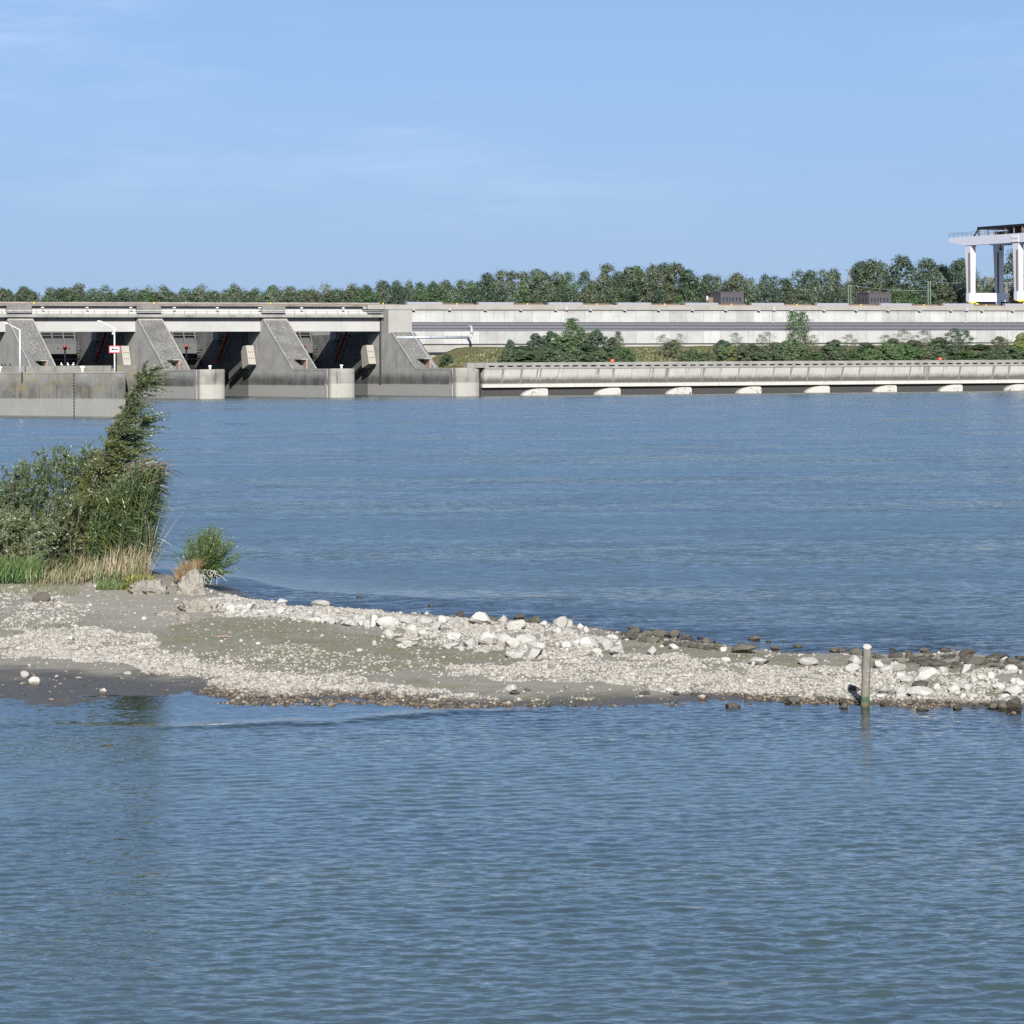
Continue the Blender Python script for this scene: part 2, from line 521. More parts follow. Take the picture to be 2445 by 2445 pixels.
def rockmat(name, pale=True):
    m, nt, out = newmat(name)
    g = node(nt, 'ShaderNodeNewGeometry')
    oi = node(nt, 'ShaderNodeObjectInfo')
    z = node(nt, 'ShaderNodeSeparateXYZ', {0: g.outputs['Position']}).outputs[2]
    n1 = noise(nt, g.outputs['Position'], 3.0, 6, 0.65)
    n2 = noise(nt, g.outputs['Position'], 18.0, 5, 0.7)
    if pale:
        col = mix(nt, n1.outputs[0], (0.27, 0.259, 0.234), (0.38, 0.368, 0.34))
        k = math_n(nt, 'ADD', math_n(nt, 'MULTIPLY', oi.outputs['Random'], 0.28), 0.80)
        wet = maprange(nt, math_n(nt, 'ADD', z, math_n(nt, 'MULTIPLY', n1.outputs[0], 0.12)), 0.16, 0.10)
    else:
        col = mix(nt, n1.outputs[0], (0.038, 0.034, 0.027), (0.10, 0.091, 0.072))
        k = math_n(nt, 'ADD', math_n(nt, 'MULTIPLY', oi.outputs['Random'], 0.5), 0.75)
        wet = maprange(nt, math_n(nt, 'ADD', z, math_n(nt, 'MULTIPLY', n1.outputs[0], 0.1)), 0.12, 0.07)
    col = mix(nt, 1.0, col, node(nt, 'ShaderNodeCombineXYZ', {0: k, 1: k, 2: k}).outputs[0], 'MULTIPLY')
    col = mix(nt, math_n(nt, 'MULTIPLY', maprange(nt, n2.outputs[0], 0.55, 0.75), 0.5), col, mix(nt, 1.0, col, (0.55, 0.54, 0.5), 'MULTIPLY'))
    col = mix(nt, wet, col, mix(nt, 1.0, col, (0.38, 0.35, 0.29), 'MULTIPLY'))
    rough = math_n(nt, 'SUBTRACT', 0.92, math_n(nt, 'MULTIPLY', wet, 0.45))
    b = node(nt, 'ShaderNodeBump', {'Strength': 0.6, 'Distance': 0.03, 'Height': n2.outputs[0]})
    principled(nt, out, col, rough, 0, 0.3, b.outputs[0])
    return m


M['rock'] = rockmat('pale_limestone')
M['wetrock'] = rockmat('wet_brown_stone', False)


def pebblemat():
    m, nt, out = newmat('pebble_stone')
    g = node(nt, 'ShaderNodeNewGeometry')
    z = node(nt, 'ShaderNodeSeparateXYZ', {0: g.outputs['Position']}).outputs[2]
    r = g.outputs['Random Per Island']
    ramp = node(nt, 'ShaderNodeValToRGB', {0: r})
    e = ramp.color_ramp.elements
    e[0].position, e[0].color = 0.0, (0.15, 0.141, 0.121, 1)
    e[1].position, e[1].color = 1.0, (0.36, 0.347, 0.315, 1)
    x = e.new(0.86)
    x.color = (0.32, 0.30, 0.262, 1)
    x = e.new(0.955)
    x.color = (0.24, 0.20, 0.165, 1)
    x = e.new(0.35)
    x.color = (0.26, 0.247, 0.22, 1)
    wr = node(nt, 'ShaderNodeValToRGB', {0: r})
    e = wr.color_ramp.elements
    e[0].position, e[0].color = 0.0, (0.03, 0.027, 0.023, 1)
    e[1].position, e[1].color = 1.0, (0.20, 0.15, 0.10, 1)
    x = e.new(0.55)
    x.color = (0.085, 0.067, 0.048, 1)
    wet = maprange(nt, z, 0.095, 0.045)
    c = mix(nt, wet, ramp.outputs[0], wr.outputs[0])
    principled(nt, out, c, math_n(nt, 'SUBTRACT', 0.9, math_n(nt, 'MULTIPLY', wet, 0.5)), 0, 0.3)
    return m


M['pebble'] = pebblemat()


def islandmat():
    m, nt, out = newmat('gravel_spit_ground')
    g = node(nt, 'ShaderNodeNewGeometry')
    p = g.outputs['Position']
    z = node(nt, 'ShaderNodeSeparateXYZ', {0: p}).outputs[2]
    al = node(nt, 'ShaderNodeAttribute', attribute_name='algae').outputs['Fac']
    so = node(nt, 'ShaderNodeAttribute', attribute_name='soil').outputs['Fac']
    n1 = noise(nt, p, 0.9, 6, 0.62)
    n2 = noise(nt, p, 9.0, 6, 0.7)
    n3 = noise(nt, p, 34.0, 3, 0.7)
    col = mix(nt, n1.outputs[0], (0.155, 0.142, 0.113), (0.22, 0.203, 0.166))
    col = mix(nt, maprange(nt, n3.outputs[0], 0.52, 0.7), col, (0.29, 0.273, 0.235))
    af = math_n(nt, 'MULTIPLY', al, maprange(nt, math_n(nt, 'ADD', math_n(nt, 'MULTIPLY', n2.outputs[0], 0.5), math_n(nt, 'MULTIPLY', n1.outputs[0], 0.5)), 0.40, 0.58))
    col = mix(nt, math_n(nt, 'MULTIPLY', af, 0.8), col, (0.125, 0.12, 0.062))
    col = mix(nt, so, col, mix(nt, n2.outputs[0], (0.20, 0.18, 0.143), (0.265, 0.243, 0.20)))
    wet = maprange(nt, math_n(nt, 'ADD', z, math_n(nt, 'MULTIPLY', math_n(nt, 'SUBTRACT', n1.outputs[0], 0.5), 0.10)), 0.095, 0.025)
    col = mix(nt, wet, col, mix(nt, n2.outputs[0], (0.045, 0.041, 0.037), (0.095, 0.086, 0.072)))
    rough = math_n(nt, 'SUBTRACT', 0.95, math_n(nt, 'MULTIPLY', wet, 0.45))
    h = math_n(nt, 'ADD', n2.outputs[0], math_n(nt, 'MULTIPLY', n3.outputs[0], 0.4))
    b = node(nt, 'ShaderNodeBump', {'Strength': 0.5, 'Distance': 0.05, 'Height': h})
    principled(nt, out, col, rough, 0, 0.3, b.outputs[0])
    return m


M['island'] = islandmat()
M['soil'] = concrete('dry_silt', (0.36, 0.335, 0.29), (0.20, 0.18, 0.15), 0.0, 0.8)
M['bank'] = concrete('bank_soil', (0.15, 0.145, 0.06), (0.10, 0.10, 0.04), 0.0, 0.7)


def watermat():
    m, nt, out = newmat('river_water')
    g = node(nt, 'ShaderNodeNewGeometry')
    p = g.outputs['Position']
    dep = node(nt, 'ShaderNodeAttribute', attribute_name='depth').outputs['Fac']
    foam = node(nt, 'ShaderNodeAttribute', attribute_name='foam').outputs['Fac']
    calm = node(nt, 'ShaderNodeAttribute', attribute_name='calm').outputs['Fac']
    y = node(nt, 'ShaderNodeSeparateXYZ', {0: p}).outputs[1]
    # slopes of the small waves: three sizes of ripple, stretched along the crests
    w1 = noise(nt, vmath(nt, 'MULTIPLY', p, (1.7, 4.4, 1.0)), 1.0, 3, 0.6)
    w2 = noise(nt, vmath(nt, 'MULTIPLY', p, (4.8, 12.0, 1.0)), 1.0, 2, 0.55)
    w3 = noise(nt, vmath(nt, 'MULTIPLY', p, (0.12, 0.30, 1.0)), 1.0, 3, 0.6)
    big = noise(nt, vmath(nt, 'MULTIPLY', p, (0.007, 0.036, 1.0)), 1.0, 4, 0.6)
    big2 = noise(nt, vmath(nt, 'MULTIPLY', p, (0.05, 0.16, 1.0)), 1.0, 3, 0.6)
    far = maprange(nt, y, 78.0, 92.0)
    gust = math_n(nt, 'MULTIPLY', maprange(nt, big.outputs[0], 0.34, 0.66, 0.40, 1.45), maprange(nt, big2.outputs[0], 0.3, 0.7, 0.7, 1.3))
    s1 = vmath(nt, 'SUBTRACT', w1.outputs['Color'], (0.5, 0.5, 0.5))
    s2 = vmath(nt, 'SUBTRACT', w2.outputs['Color'], (0.5, 0.5, 0.5))
    s3 = vmath(nt, 'SUBTRACT', w3.outputs['Color'], (0.5, 0.5, 0.5))

    def scl(v, f):
        n = nt.nodes.new('ShaderNodeVectorMath')
        n.operation = 'SCALE'
        nt.links.new(v, n.inputs[0])
        if isinstance(f, bpy.types.NodeSocket):
            nt.links.new(f, n.inputs['Scale'])
        else:
            n.inputs['Scale'].default_value = f
        return n.outputs[0]
    slope = vmath(nt, 'ADD', scl(s1, math_n(nt, 'ADD', math_n(nt, 'MULTIPLY', far, 0.26), 0.16)),
                  vmath(nt, 'ADD', scl(s2, math_n(nt, 'ADD', math_n(nt, 'MULTIPLY', far, -0.12), 0.42)), scl(s3, math_n(nt, 'MULTIPLY', far, 0.12))))
    slope = scl(slope, gust)
    slope = scl(slope, math_n(nt, 'SUBTRACT', 1.0, math_n(nt, 'MULTIPLY', calm, 0.5)))
    slope = vmath(nt, 'MULTIPLY', slope, (0.8, 1.2, 0.0))
    lean = node(nt, 'ShaderNodeCombineXYZ', {1: math_n(nt, 'ADD', math_n(nt, 'MULTIPLY', far, -0.075), -0.02)}).outputs[0]   # the wind from beyond the weir steepens the near faces of the waves
    slope = vmath(nt, 'ADD', slope, lean)
    nrm = vmath(nt, 'NORMALIZE', vmath(nt, 'ADD', g.outputs['Normal'], slope))
    murk = mix(nt, maprange(nt, big2.outputs[0], 0.3, 0.7), (0.029, 0.048, 0.055), (0.039, 0.058, 0.056))
    dif = node(nt, 'ShaderNodeBsdfDiffuse', {'Color': murk, 'Normal': nrm})
    tr = node(nt, 'ShaderNodeBsdfTransparent', {'Color': (0.72, 0.66, 0.55, 1)})
    op = math_n(nt, 'SUBTRACT', 1.0, math_n(nt, 'POWER', 2.718, math_n(nt, 'MULTIPLY', dep, -4.5)))
    body = node(nt, 'ShaderNodeMixShader', {0: op, 1: tr.outputs[0], 2: dif.outputs[0]})
    fr = node(nt, 'ShaderNodeFresnel', {'IOR': 1.333, 'Normal': nrm})
    gl = node(nt, 'ShaderNodeBsdfGlossy', {'Color': (1, 1, 1, 1), 'Roughness': 0.06, 'Normal': nrm})
    surf = node(nt, 'ShaderNodeMixShader', {0: fr.outputs[0], 1: body.outputs[0], 2: gl.outputs[0]})
    fn = noise(nt, vmath(nt, 'MULTIPLY', p, (9.0, 22.0, 9.0)), 1.0, 4, 0.75)
    ff = maprange(nt, math_n(nt, 'ADD', foam, math_n(nt, 'SUBTRACT', fn.outputs[0], 0.5)), 0.50, 0.80)
    wh = node(nt, 'ShaderNodeBsdfDiffuse', {'Color': (0.62, 0.60, 0.56, 1)})
    fin = node(nt, 'ShaderNodeMixShader', {0: ff, 1: surf.outputs[0], 2: wh.outputs[0]})
    nt.links.new(fin.outputs[0], out.inputs[0])
    return m


M['water'] = watermat()

# ------------------------------------------------------------------ setting: gravel spit, river, far ground
NEAR = np.array([(-40, 77), (-25, 76), (-11.5, 75.1), (-10, 74.2), (-8.2, 75.6), (-7.4, 76.3), (-5.8, 74), (-3.1, 74.1), (-1, 72.3), (2.5, 72.85), (4.4, 74), (7.1, 72.8), (9.4, 72.2), (10.9, 71.3), (25, 70), (60, 69)], float)
FAR = np.array([(-40, 124), (-25, 122), (-13, 117), (-10.4, 112), (-9.4, 108.6), (-7.9, 104.9), (-5.3, 102.5), (-1.4, 98.9), (1.9, 95.2), (4.7, 89.6), (6.6, 85.8), (9, 85.2), (11, 85.9), (12.5, 82.2), (20, 79), (32, 76), (60, 74)], float)


def island_h(x, y, detail=True):
    x, y = np.asarray(x, float), np.asarray(y, float)
    wob = (fbm(x * 0.6 + 3, y * 0.6, 3, 5) - 0.5) * 1.6
    yn = np.interp(x, NEAR[:, 0], NEAR[:, 1]) + wob * 0.5
    yf = np.interp(x, FAR[:, 0], FAR[:, 1]) + wob
    w = np.maximum(yf - yn, 3.0)
    t = (y - yn) / w
    left = np.interp(x, [-9, -3], [1.0, 0.0])
    fl = np.interp(t, [0, 0.14, 0.28, 0.42, 0.6, 0.75, 0.9, 1.0], [0, 0.10, 0.32, 0.7, 0.95, 1.0, 0.7, 0.0])
    fr = np.interp(t, [0, 0.08, 0.22, 0.42, 0.62, 0.78, 0.9, 1.0], [0, 0.22, 0.55, 0.85, 1.0, 0.75, 0.32, 0.0])
    f = fl * left + fr * (1 - left)
    H0 = np.interp(x, [-14, -6, 0, 6, 14], [0.48, 0.42, 0.36, 0.30, 0.30])
    h = H0 * f
    h = np.where(t < 0, np.where(y > yn - 5, (y - yn) * 0.032, -0.16 + (y - yn + 5) * 0.12), h)
    h = np.where(t > 1, np.where(y < yf + 9, -(y - yf) * 0.022, -0.2 - (y - yf - 9) * 0.07), h)
    h = h + 0.45 * np.exp(-((x + 14.5) / 4.0) ** 2 - ((y - 111.0) / 4.0) ** 2)
    bar = np.exp(-((x + 10.5) / 3.5) ** 2 - ((y - 71.8) / 2.2) ** 2)                  # sandbars in the shallows at the left
    h = h + bar * (fbm(x * 0.7, y * 1.1, 3, 61) - 0.40) * 0.30
    if detail:
        h = h + (fbm(x * 0.9, y * 0.9, 4, 2) - 0.5) * 0.10 * np.clip(h * 6 + 0.3, 0.1, 1) + (fbm(x * 4, y * 4, 2, 8) - 0.5) * 0.02
    return np.maximum(h, -1.6)


GX, GY = np.arange(-40, 30, 0.1), np.arange(60, 130, 0.1)
GH = island_h(*np.meshgrid(GX, GY))


def hfast(x, y):
    i = min(max(int((x + 40) / 0.1), 0), len(GX) - 1)
    j = min(max(int((y - 60) / 0.1), 0), len(GY) - 1)
    return float(GH[j, i])


def spot(u, v):
    """where the line of sight through a photo pixel meets the spit"""
    z = 0.0
    for _ in range(14):
        x, y = gnd(u, v, z)
        z = 0.5 * z + 0.5 * hfast(x, y)
    return x, y, z


def to_px(x, y, z):
    a, b = x / y * FPX, (z - CAMZ) / y * FPX
    return 1222.5 + a * math.cos(ROLL) - b * math.sin(ROLL), HOR - (a * math.sin(ROLL) + b * math.cos(ROLL))


def in_poly(u, v, poly):
    r = np.zeros(u.shape, bool)
    n = len(poly)
    for i in range(n):
        (x0, y0), (x1, y1) = poly[i], poly[(i + 1) % n]
        if y0 == y1:
            continue
        cond = ((y0 > v) != (y1 > v)) & (u < (x1 - x0) * (v - y0) / (y1 - y0) + x0)
        r ^= cond
    return r


def grid_mesh(xs, ys):
    X, Y = np.meshgrid(xs, ys)
    nx, ny = len(xs), len(ys)
    i = np.arange((ny - 1) * (nx - 1))
    r, c = i // (nx - 1), i % (nx - 1)
    a = r * nx + c
    F = np.stack([a, a + 1, a + nx + 1, a + nx], 1)
    return X.ravel(), Y.ravel(), F


def world_poly(pts, z=0.25):
    return [gnd(u, v, z) for u, v in pts]


ALGAE = [world_poly(p) for p in (
    [(380, 1490), (700, 1495), (900, 1525), (1150, 1545), (1300, 1575), (1450, 1568), (1200, 1590), (1000, 1590), (700, 1600), (500, 1570), (350, 1530)],
    [(1400, 1500), (1700, 1530), (1900, 1562), (2445, 1590), (2445, 1615), (2000, 1600), (1750, 1588), (1560, 1568), (1400, 1550)],
    [(850, 1612), (1100, 1625), (1000, 1635), (880, 1630)],
    [(1220, 1640), (1500, 1640), (1620, 1655), (1500, 1675), (1250, 1670)],
    [(2060, 1620), (2445, 1620), (2445, 1645), (2060, 1650)])]
SOIL = [world_poly(p, 0.35) for p in ([(-60, 1405), (140, 1408), (330, 1395), (520, 1425), (530, 1465), (400, 1490), (240, 1490), (100, 1440), (-60, 1430)],)]

xs = np.concatenate([np.arange(-60, -20, 1.5), np.arange(-20, 18, 0.12), np.arange(18, 60, 1.5)])
ys = np.arange(64, 130, 0.14)
X, Y, F = grid_mesh(xs, ys)
Zi = island_h(X, Y)
me = npmesh('gravel_spit', np.stack([X, Y, Zi], 1), F, M['island'], True)


def soft(polys):
    f = np.zeros(len(X))
    jx, jy = (fbm(X * 0.7, Y * 0.35, 3, 31) - 0.5) * 3.0, (fbm(X * 0.7 + 50, Y * 0.35, 3, 32) - 0.5) * 5.0
    for p in polys:
        f = np.maximum(f, in_poly(X + jx, Y + jy, p).astype(float))
    return f


attr(me, 'algae', soft(ALGAE))
attr(me, 'soil', soft(SOIL))
isl = bpy.data.objects.new('gravel_spit', me)
C.objects.link(isl)
tag(isl, kind='structure')

# river: fine waves in the foreground, coarser sheet out to the weir and beyond the frame
xs = np.concatenate([-np.geomspace(1500, 18, 40), np.arange(-17.9, 17.9, 0.11), np.geomspace(18, 1500, 40)])
ys = np.concatenate([[-200, -60, 0, 20, 30], np.arange(33, 80, 0.09), np.arange(80, 130, 0.2), np.geomspace(130, 960, 90)])
X, Y, F = grid_mesh(xs, ys)
Zw = np.zeros(len(X))
near = (Y > 31) & (Y < 82) & (np.abs(X) < 18)
xn, yn_ = X[near], Y[near]
env = np.clip((yn_ - 33) / 2, 0, 1) * np.clip((81 - yn_) / 4, 0, 1) * np.clip((17.8 - np.abs(xn)) / 1.5, 0, 1)
shore = np.interp(xn, NEAR[:, 0], NEAR[:, 1])
RIDGE_PX = [(-200, 1728), (0, 1730), (200, 1737), (450, 1739), (600, 1734), (800, 1726), (950, 1713), (1100, 1700), (1280, 1694), (1500, 1691), (2445, 1700)]
RP = np.array([gnd(*p) for p in RIDGE_PX])
ridge_y = np.interp(xn, RP[:, 0], RP[:, 1])
calm_n = np.clip((yn_ - ridge_y) / 0.5, 0, 1)
amp = (0.55 + 0.9 * fbm(xn * 0.10, yn_ * 0.05, 3, 21)) * (1 - 0.85 * calm_n) * (0.75 + 0.25 * np.clip((70 - yn_) / 20, 0, 1))
acc = np.zeros(len(xn))
rw = np.random.default_rng(5)
for i in range(70):
    lam = math.exp(rw.uniform(math.log(0.26), math.log(0.7)))
    ang = rad(90 + 12) + rw.normal(0, 0.5)
    k = 2 * math.pi / lam
    sl = 0.0125 * (lam / 0.6) ** 0.12
    ph = k * (math.cos(ang) * xn + math.sin(ang) * yn_) + rw.uniform(0, 6.28)
    acc += sl / k * (np.sin(ph) + 0.22 * np.sin(2 * ph + 1.2))
gate = 0.45 + 1.1 * fbm(xn * 0.55, yn_ * 0.28, 3, 77)
Zn = acc * amp * gate * env
rs = (yn_ - ridge_y + 0.9 * (fbm(xn * 0.55, yn_ * 0, 3, 9) - 0.5))
rm = np.interp(xn, [-13, -9, -7, -3, 0.5, 2], [0.35, 0.6, 1.0, 1.0, 0.5, 0.0])
Zn += 0.045 * rm * np.exp(-(rs / np.where(rs > 0, 0.8, 0.35)) ** 2) * (0.35 + 1.2 * fbm(xn * 1.1, yn_ * 0.6, 3, 15))
Zw[near] = Zn
foam = np.zeros(len(X))
calm = np.zeros(len(X))
calm[near] = calm_n * np.clip((xn - 3.5) / -4, 0, 1)
foam[near] = np.exp(-((rs - 0.10) / 0.26) ** 2) * np.interp(xn, [-9.5, -8, -6.5, -3.8, -2.2], [0.0, 0.25, 0.68, 0.4, 0.0]) * np.clip(2.6 * fbm(xn * 2.2, yn_ * 1.2, 3, 40) - 0.75, 0, 1.1)
rp2 = np.array([gnd(*p) for p in [(470, 1398), (540, 1404), (620, 1412), (700, 1416), (800, 1422)]])
far_b = (Y > 100) & (Y < 125) & (X > -12) & (X < -3)
ry = np.interp(X[far_b], rp2[:, 0], rp2[:, 1])
foam[far_b] = np.maximum(foam[far_b], np.exp(-((Y[far_b] - ry) / 0.8) ** 2) * np.clip(2.4 * fbm(X[far_b] * 1.4, Y[far_b] * 0.6, 3, 41) - 0.8, 0, 1) * np.interp(X[far_b], [-10.5, -9.5, -7.5, -5.5], [0, 0.55, 0.5, 0]))
depth = np.full(len(X), 6.0)
zone = (Y > 60) & (Y < 135) & (np.abs(X) < 60)
depth[zone] = np.maximum(-island_h(X[zone], Y[zone]), 0.0)
edge = zone & ((Y < 66) | (Y > 128))
depth[edge] = 3.0
me = npmesh('river_water', np.stack([X, Y, Zw], 1), F, M['water'], True)
attr(me, 'depth', depth)
attr(me, 'foam', foam)
attr(me, 'calm', calm)
wat = bpy.data.objects.new('river_water', me)
C.objects.link(wat)
tag(wat, kind='structure')

mb = MB()
mb.add([(-6000, 905, 11.9), (6000, 905, 11.9), (6000, 20000, 11.9), (-6000, 20000, 11.9)], [(0, 1, 2, 3)])
tag(mb.build('far_ground', M['bank']), kind='structure')

# grassy bank between the tailrace wall and the powerhouse, in weir coordinates
ss = np.arange(-8.3, 260, 2.0)
tt = np.concatenate([np.linspace(-47, -3, 24), [-2.45]])
S_, T_, F = grid_mesh(ss, tt)


def bank_z(s, t):
    k = np.clip((-3 - np.asarray(t, float)) / 30.0, 0, 1)
    z = 7.0 + 5.0 * k ** 1.1
    z = 6.75 + (z - 6.75) * np.clip((np.asarray(s, float) + 8.3) / (4 + 10 * k), 0, 1)
    return z + 0.6 * (fbm(np.asarray(s, float) * 0.15 + 40, np.asarray(t, float) * 0.15, 3, 3) - 0.5) * 0.8


Zb = np.where(T_ > -2.9, 6.0, bank_z(S_, T_))
P = np.stack([OX + S_ * EX + T_ * NX, OY + S_ * EY + T_ * NY, Zb], 1)
bk = bpy.data.objects.new('grass_bank', npmesh('grass_bank', P, F, M['bank'], True))
C.objects.link(bk)
tag(bk, kind='structure')


# ------------------------------------------------------------------ the weir: piers, bridge, gates
PW = 6.4
PIERS = [-112.6, -79.7, -47.0, -14.5]                        # left faces of the four piers along the weir
PIER_LABELS = ['concrete weir pier cut by the left edge of the picture, behind the lamp post',
               'concrete weir pier with sloping face, second from the left, behind the leaning willow',
               'concrete weir pier with sloping face, third from the left, right of the first whole counterweight',
               'broad stepped end pier of the weir with pale block joining the powerhouse']


def pier(i, sL):
    last = i == 3
    p = thing('weir_pier', D(sL + PW / 2, -20, 0), PIER_LABELS[i], 'weir pier', 'weir piers')
    a, b = sL, sL + PW
    topt = -41.2 if last else -46.0
    topz = 15.9 if last else 19.03
    prof = [(-118, -2), (-3.1, -2), (-3.1, 6.35), (-25.8, 6.35), (-26.2, 6.62), (topt, topz - 0.2), (-57, topz - 0.2)]
    prof[0] = (-57, -2)
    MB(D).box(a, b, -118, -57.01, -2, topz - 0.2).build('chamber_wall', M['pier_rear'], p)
    MB(D).prism(prof, a, b, 0).build('pier_body', M['pier'], p)
    # rounded nose standing clear of the body by a joint
    pl = []
    for k in range(13):
        ang = math.pi * k / 12
        pl.append((a + PW / 2 - math.cos(ang) * (PW / 2 - 0.05), -1.4 + math.sin(ang) * 1.4))
    pl = [(a + 0.05, -2.85)] + pl + [(b - 0.05, -2.85)]
    nz = MB(D).prism(pl, -2, 6.78, 2).build('nose', M['nose'], p)
    MB(D).prism([(x * 0.997 + (a + PW / 2) * 0.003, y) for x, y in pl], 6.783, 6.84, 2).build('nose_cap', M['coping'], nz)
    MB(D).box(a + 0.25, b - 0.25, -3.12, -2.83, -1.5, 6.3).build('joint', M['joint'], p)
    MB(D).box(a - 0.06, b + 0.06, -26.1, -3.0, 6.36, 6.82).build('coping', M['coping'], p)
    MB(D).box(a - 0.05, a + 0.6, -4.6, -3.2, -1.9, 6.355).build('pilaster', M['nose'], p)
    # sloping face between two kerbs
    sl0, sl1 = (-26.0, 6.83), (topt, topz)
    dx, dz = sl1[0] - sl0[0], sl1[1] - sl0[1]
    L = math.hypot(dx, dz)
    nx_, nz_ = -dz / L * -1, -dx / L
    def slab(s0, s1, th0, th1, name, mat, u0=0.0, u1=1.0):
        q = [(sl0[0] + dx * u0 + dz / L * th0, sl0[1] + dz * u0 - dx / L * th0), (sl0[0] + dx * u1 + dz / L * th0, sl0[1] + dz * u1 - dx / L * th0),
             (sl0[0] + dx * u1 + dz / L * th1, sl0[1] + dz * u1 - dx / L * th1), (sl0[0] + dx * u0 + dz / L * th1, sl0[1] + dz * u0 - dx / L * th1)]
        return MB(D).prism(q, s0, s1, 0).build(name, mat, p)
    if not last:
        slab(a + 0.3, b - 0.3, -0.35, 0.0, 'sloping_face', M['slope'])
        slab(a - 0.03, a + 0.297, -0.45, 0.1, 'kerb', M['deck'])
        slab(b - 0.297, b + 0.03, -0.45, 0.1, 'kerb', M['coping'])
        MB(D).box(a + 0.1, b - 0.1, -47.9, -45.9, 18.84, 19.35).build('pier_head', M['coping'], p)
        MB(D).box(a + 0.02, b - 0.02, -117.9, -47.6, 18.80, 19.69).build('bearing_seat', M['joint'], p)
    else:
        for u0, u1 in ((0, 0.24), (0.245, 0.5), (0.505, 0.75), (0.755, 1.0)):
            slab(a + 0.3, b - 1.2, -0.35, 0.0, 'sloping_slab', M['slope'], u0, u1)
        slab(a - 0.03, a + 0.297, -0.45, 0.1, 'kerb', M['deck'])
        slab(b - 1.19, b - 0.9, -0.5, 0.25, 'handrail_kerb', M['galv'])
        slab(b - 0.88, b + 0.03, -0.45, -0.1, 'kerb', M['slope'])
        MB(D).box(a + 0.02, b + 0.05, -48.0, -43.0, 15.7, 21.55).build('end_block', M['block'], p)
        MB(D).box(a + 0.03, b + 0.04, -118.0, -48.01, 14.0, 21.3).build('rear_wall', M['pier'], p)
        MB(D).box(a - 0.08, a + 0.02, -46.6, -46.2, 18.8, 19.6).build('lamp_box', M['steel_dark'], p)
        MB(D).box(a - 0.3, a + 0.0, -48.4, -47.7, 2.9, 21.2).build('joint', M['joint'], p)
    # hatch house at the foot of the slope
    hx = a + (2.1 if not last else 2.4)
    h = MB(D).box(hx + 1.05, hx + 1.45, -29.3, -24.9, 6.84, 9.05).build('hatch_house', M['pink'], p)
    MB(D).box(hx - 0.1, hx + 1.04, -30.2, -28.6, 6.9, 9.05).build('doorway', M['joint'], h)
    MB(D).box(hx - 0.35, hx + 1.55, -29.8, -24.7, 9.06, 9.28).build('roof_plate', M['coping'], h)
    return p


for i, s in enumerate(PIERS):
    pier(i, s)

# mooring bollards on the noses and the guide wall
def bollard(loc, label):
    mb = MB().lathe(loc, [(0.28, 0), (0.26, 0.5), (0.30, 0.55), (0.42, 0.68), (0.42, 0.82), (0.2, 0.95)], 12)
    tag(mb.build('mooring_bollard', M['white'], None, loc, True), label, 'bollard', 'white mooring bollards')


bollard(D(PIERS[1] + 3.0, -3.0 + 0.9, 6.84), 'white mooring bollard on pier nose right of the leaning willow')
bollard(D(PIERS[2] + 3.3, -2.0, 6.84), 'white mooring bollard on the nose of the third pier')
bollard(D(PIERS[3] + 3.2, -2.0, 6.84), 'white mooring bollard on the end pier beside the tailrace wall')

# bridge over the weir
br = thing('weir_bridge', D(-62, -48, 16), 'grey concrete weir bridge with pale girders, walkway and railing across the bays', 'bridge')
S0, S1 = -150.0, PIERS[3]
edges = [(-146.0, PIERS[0])] + [(PIERS[k] + PW, PIERS[k + 1]) for k in range(3)]
for a, b in edges:
    MB(D).box(a + 0.02, b - 0.02, -50.0, -48.0, 16.2, 19.69).build('girder', M['girder'], br)
MB(D).box(S0, S1 - 0.05, -50.5, -46.1, 19.7, 20.4).build('walkway_slab', M['deck'], br)
MB(D).box(S0, S1 - 0.02, -49.0, -48.2, 20.4, 22.44).build('back_wall', M['girder'], br)
MB(D).box(S0, -7.6, -66.0, -47.0, 22.45, 22.86).build('top_slab', M['deck_dark'], br)
for k in range(3):
    c = PIERS[k] + PW / 2
    MB(D).box(c - 3.1, c + 3.1, -48.19, -47.05, 21.0, 22.44).build('pier_block', M['deck_dark'], br)
MB(D).box(PIERS[3] - 5.2, PIERS[3] + 0.0, -48.19, -46.9, 21.8, 22.44).build('pier_block', M['cornice'], br)
MB(D).box(S0, -7.6, -50.2, -49.8, 22.87, 23.05).build('crane_rail', M['rust'], br)
MB(D).box(S0, -7.6, -65.9, -65.2, 22.87, 23.8).build('rear_parapet', M['deck'], br)
MB(D).box(S0, -7.6, -54.2, -53.9, 22.87, 23.25).build('cable_duct', M['rust'], br)
rl = MB(D).box(S0, S1 - 0.1, -46.32, -46.25, 21.32, 21.40).build('handrail', M['railing'], br)
MB(D).box(S0, S1 - 0.1, -46.32, -46.25, 20.88, 20.95).build('handrail', M['railing'], br)
ps = MB(D).box(S0 + 36, S0 + 36.09, -46.35, -46.24, 20.4, 21.45).build('railing_post', M['rail_dark'], br)
repeat(ps, 34, along(2.9))
fl = MB(D).box(-104.0, -103.4, -46.95, -46.5, 21.98, 22.2).build('floodlight', M['white'], br)
repeat(fl, 8, along(11.2))
yl = MB(D).box(-105.0, -104.7, -50.2, -49.9, 23.06, 23.5).build('yellow_lamp', M['yellow'], br)
repeat(yl, 3, along(30.6))
bb = MB(D).box(-106.0, -105.85, -48.05, -47.85, 19.45, 19.68).build('bearing_stub', M['joint'], br)
repeat(bb, 15, along(6.2))

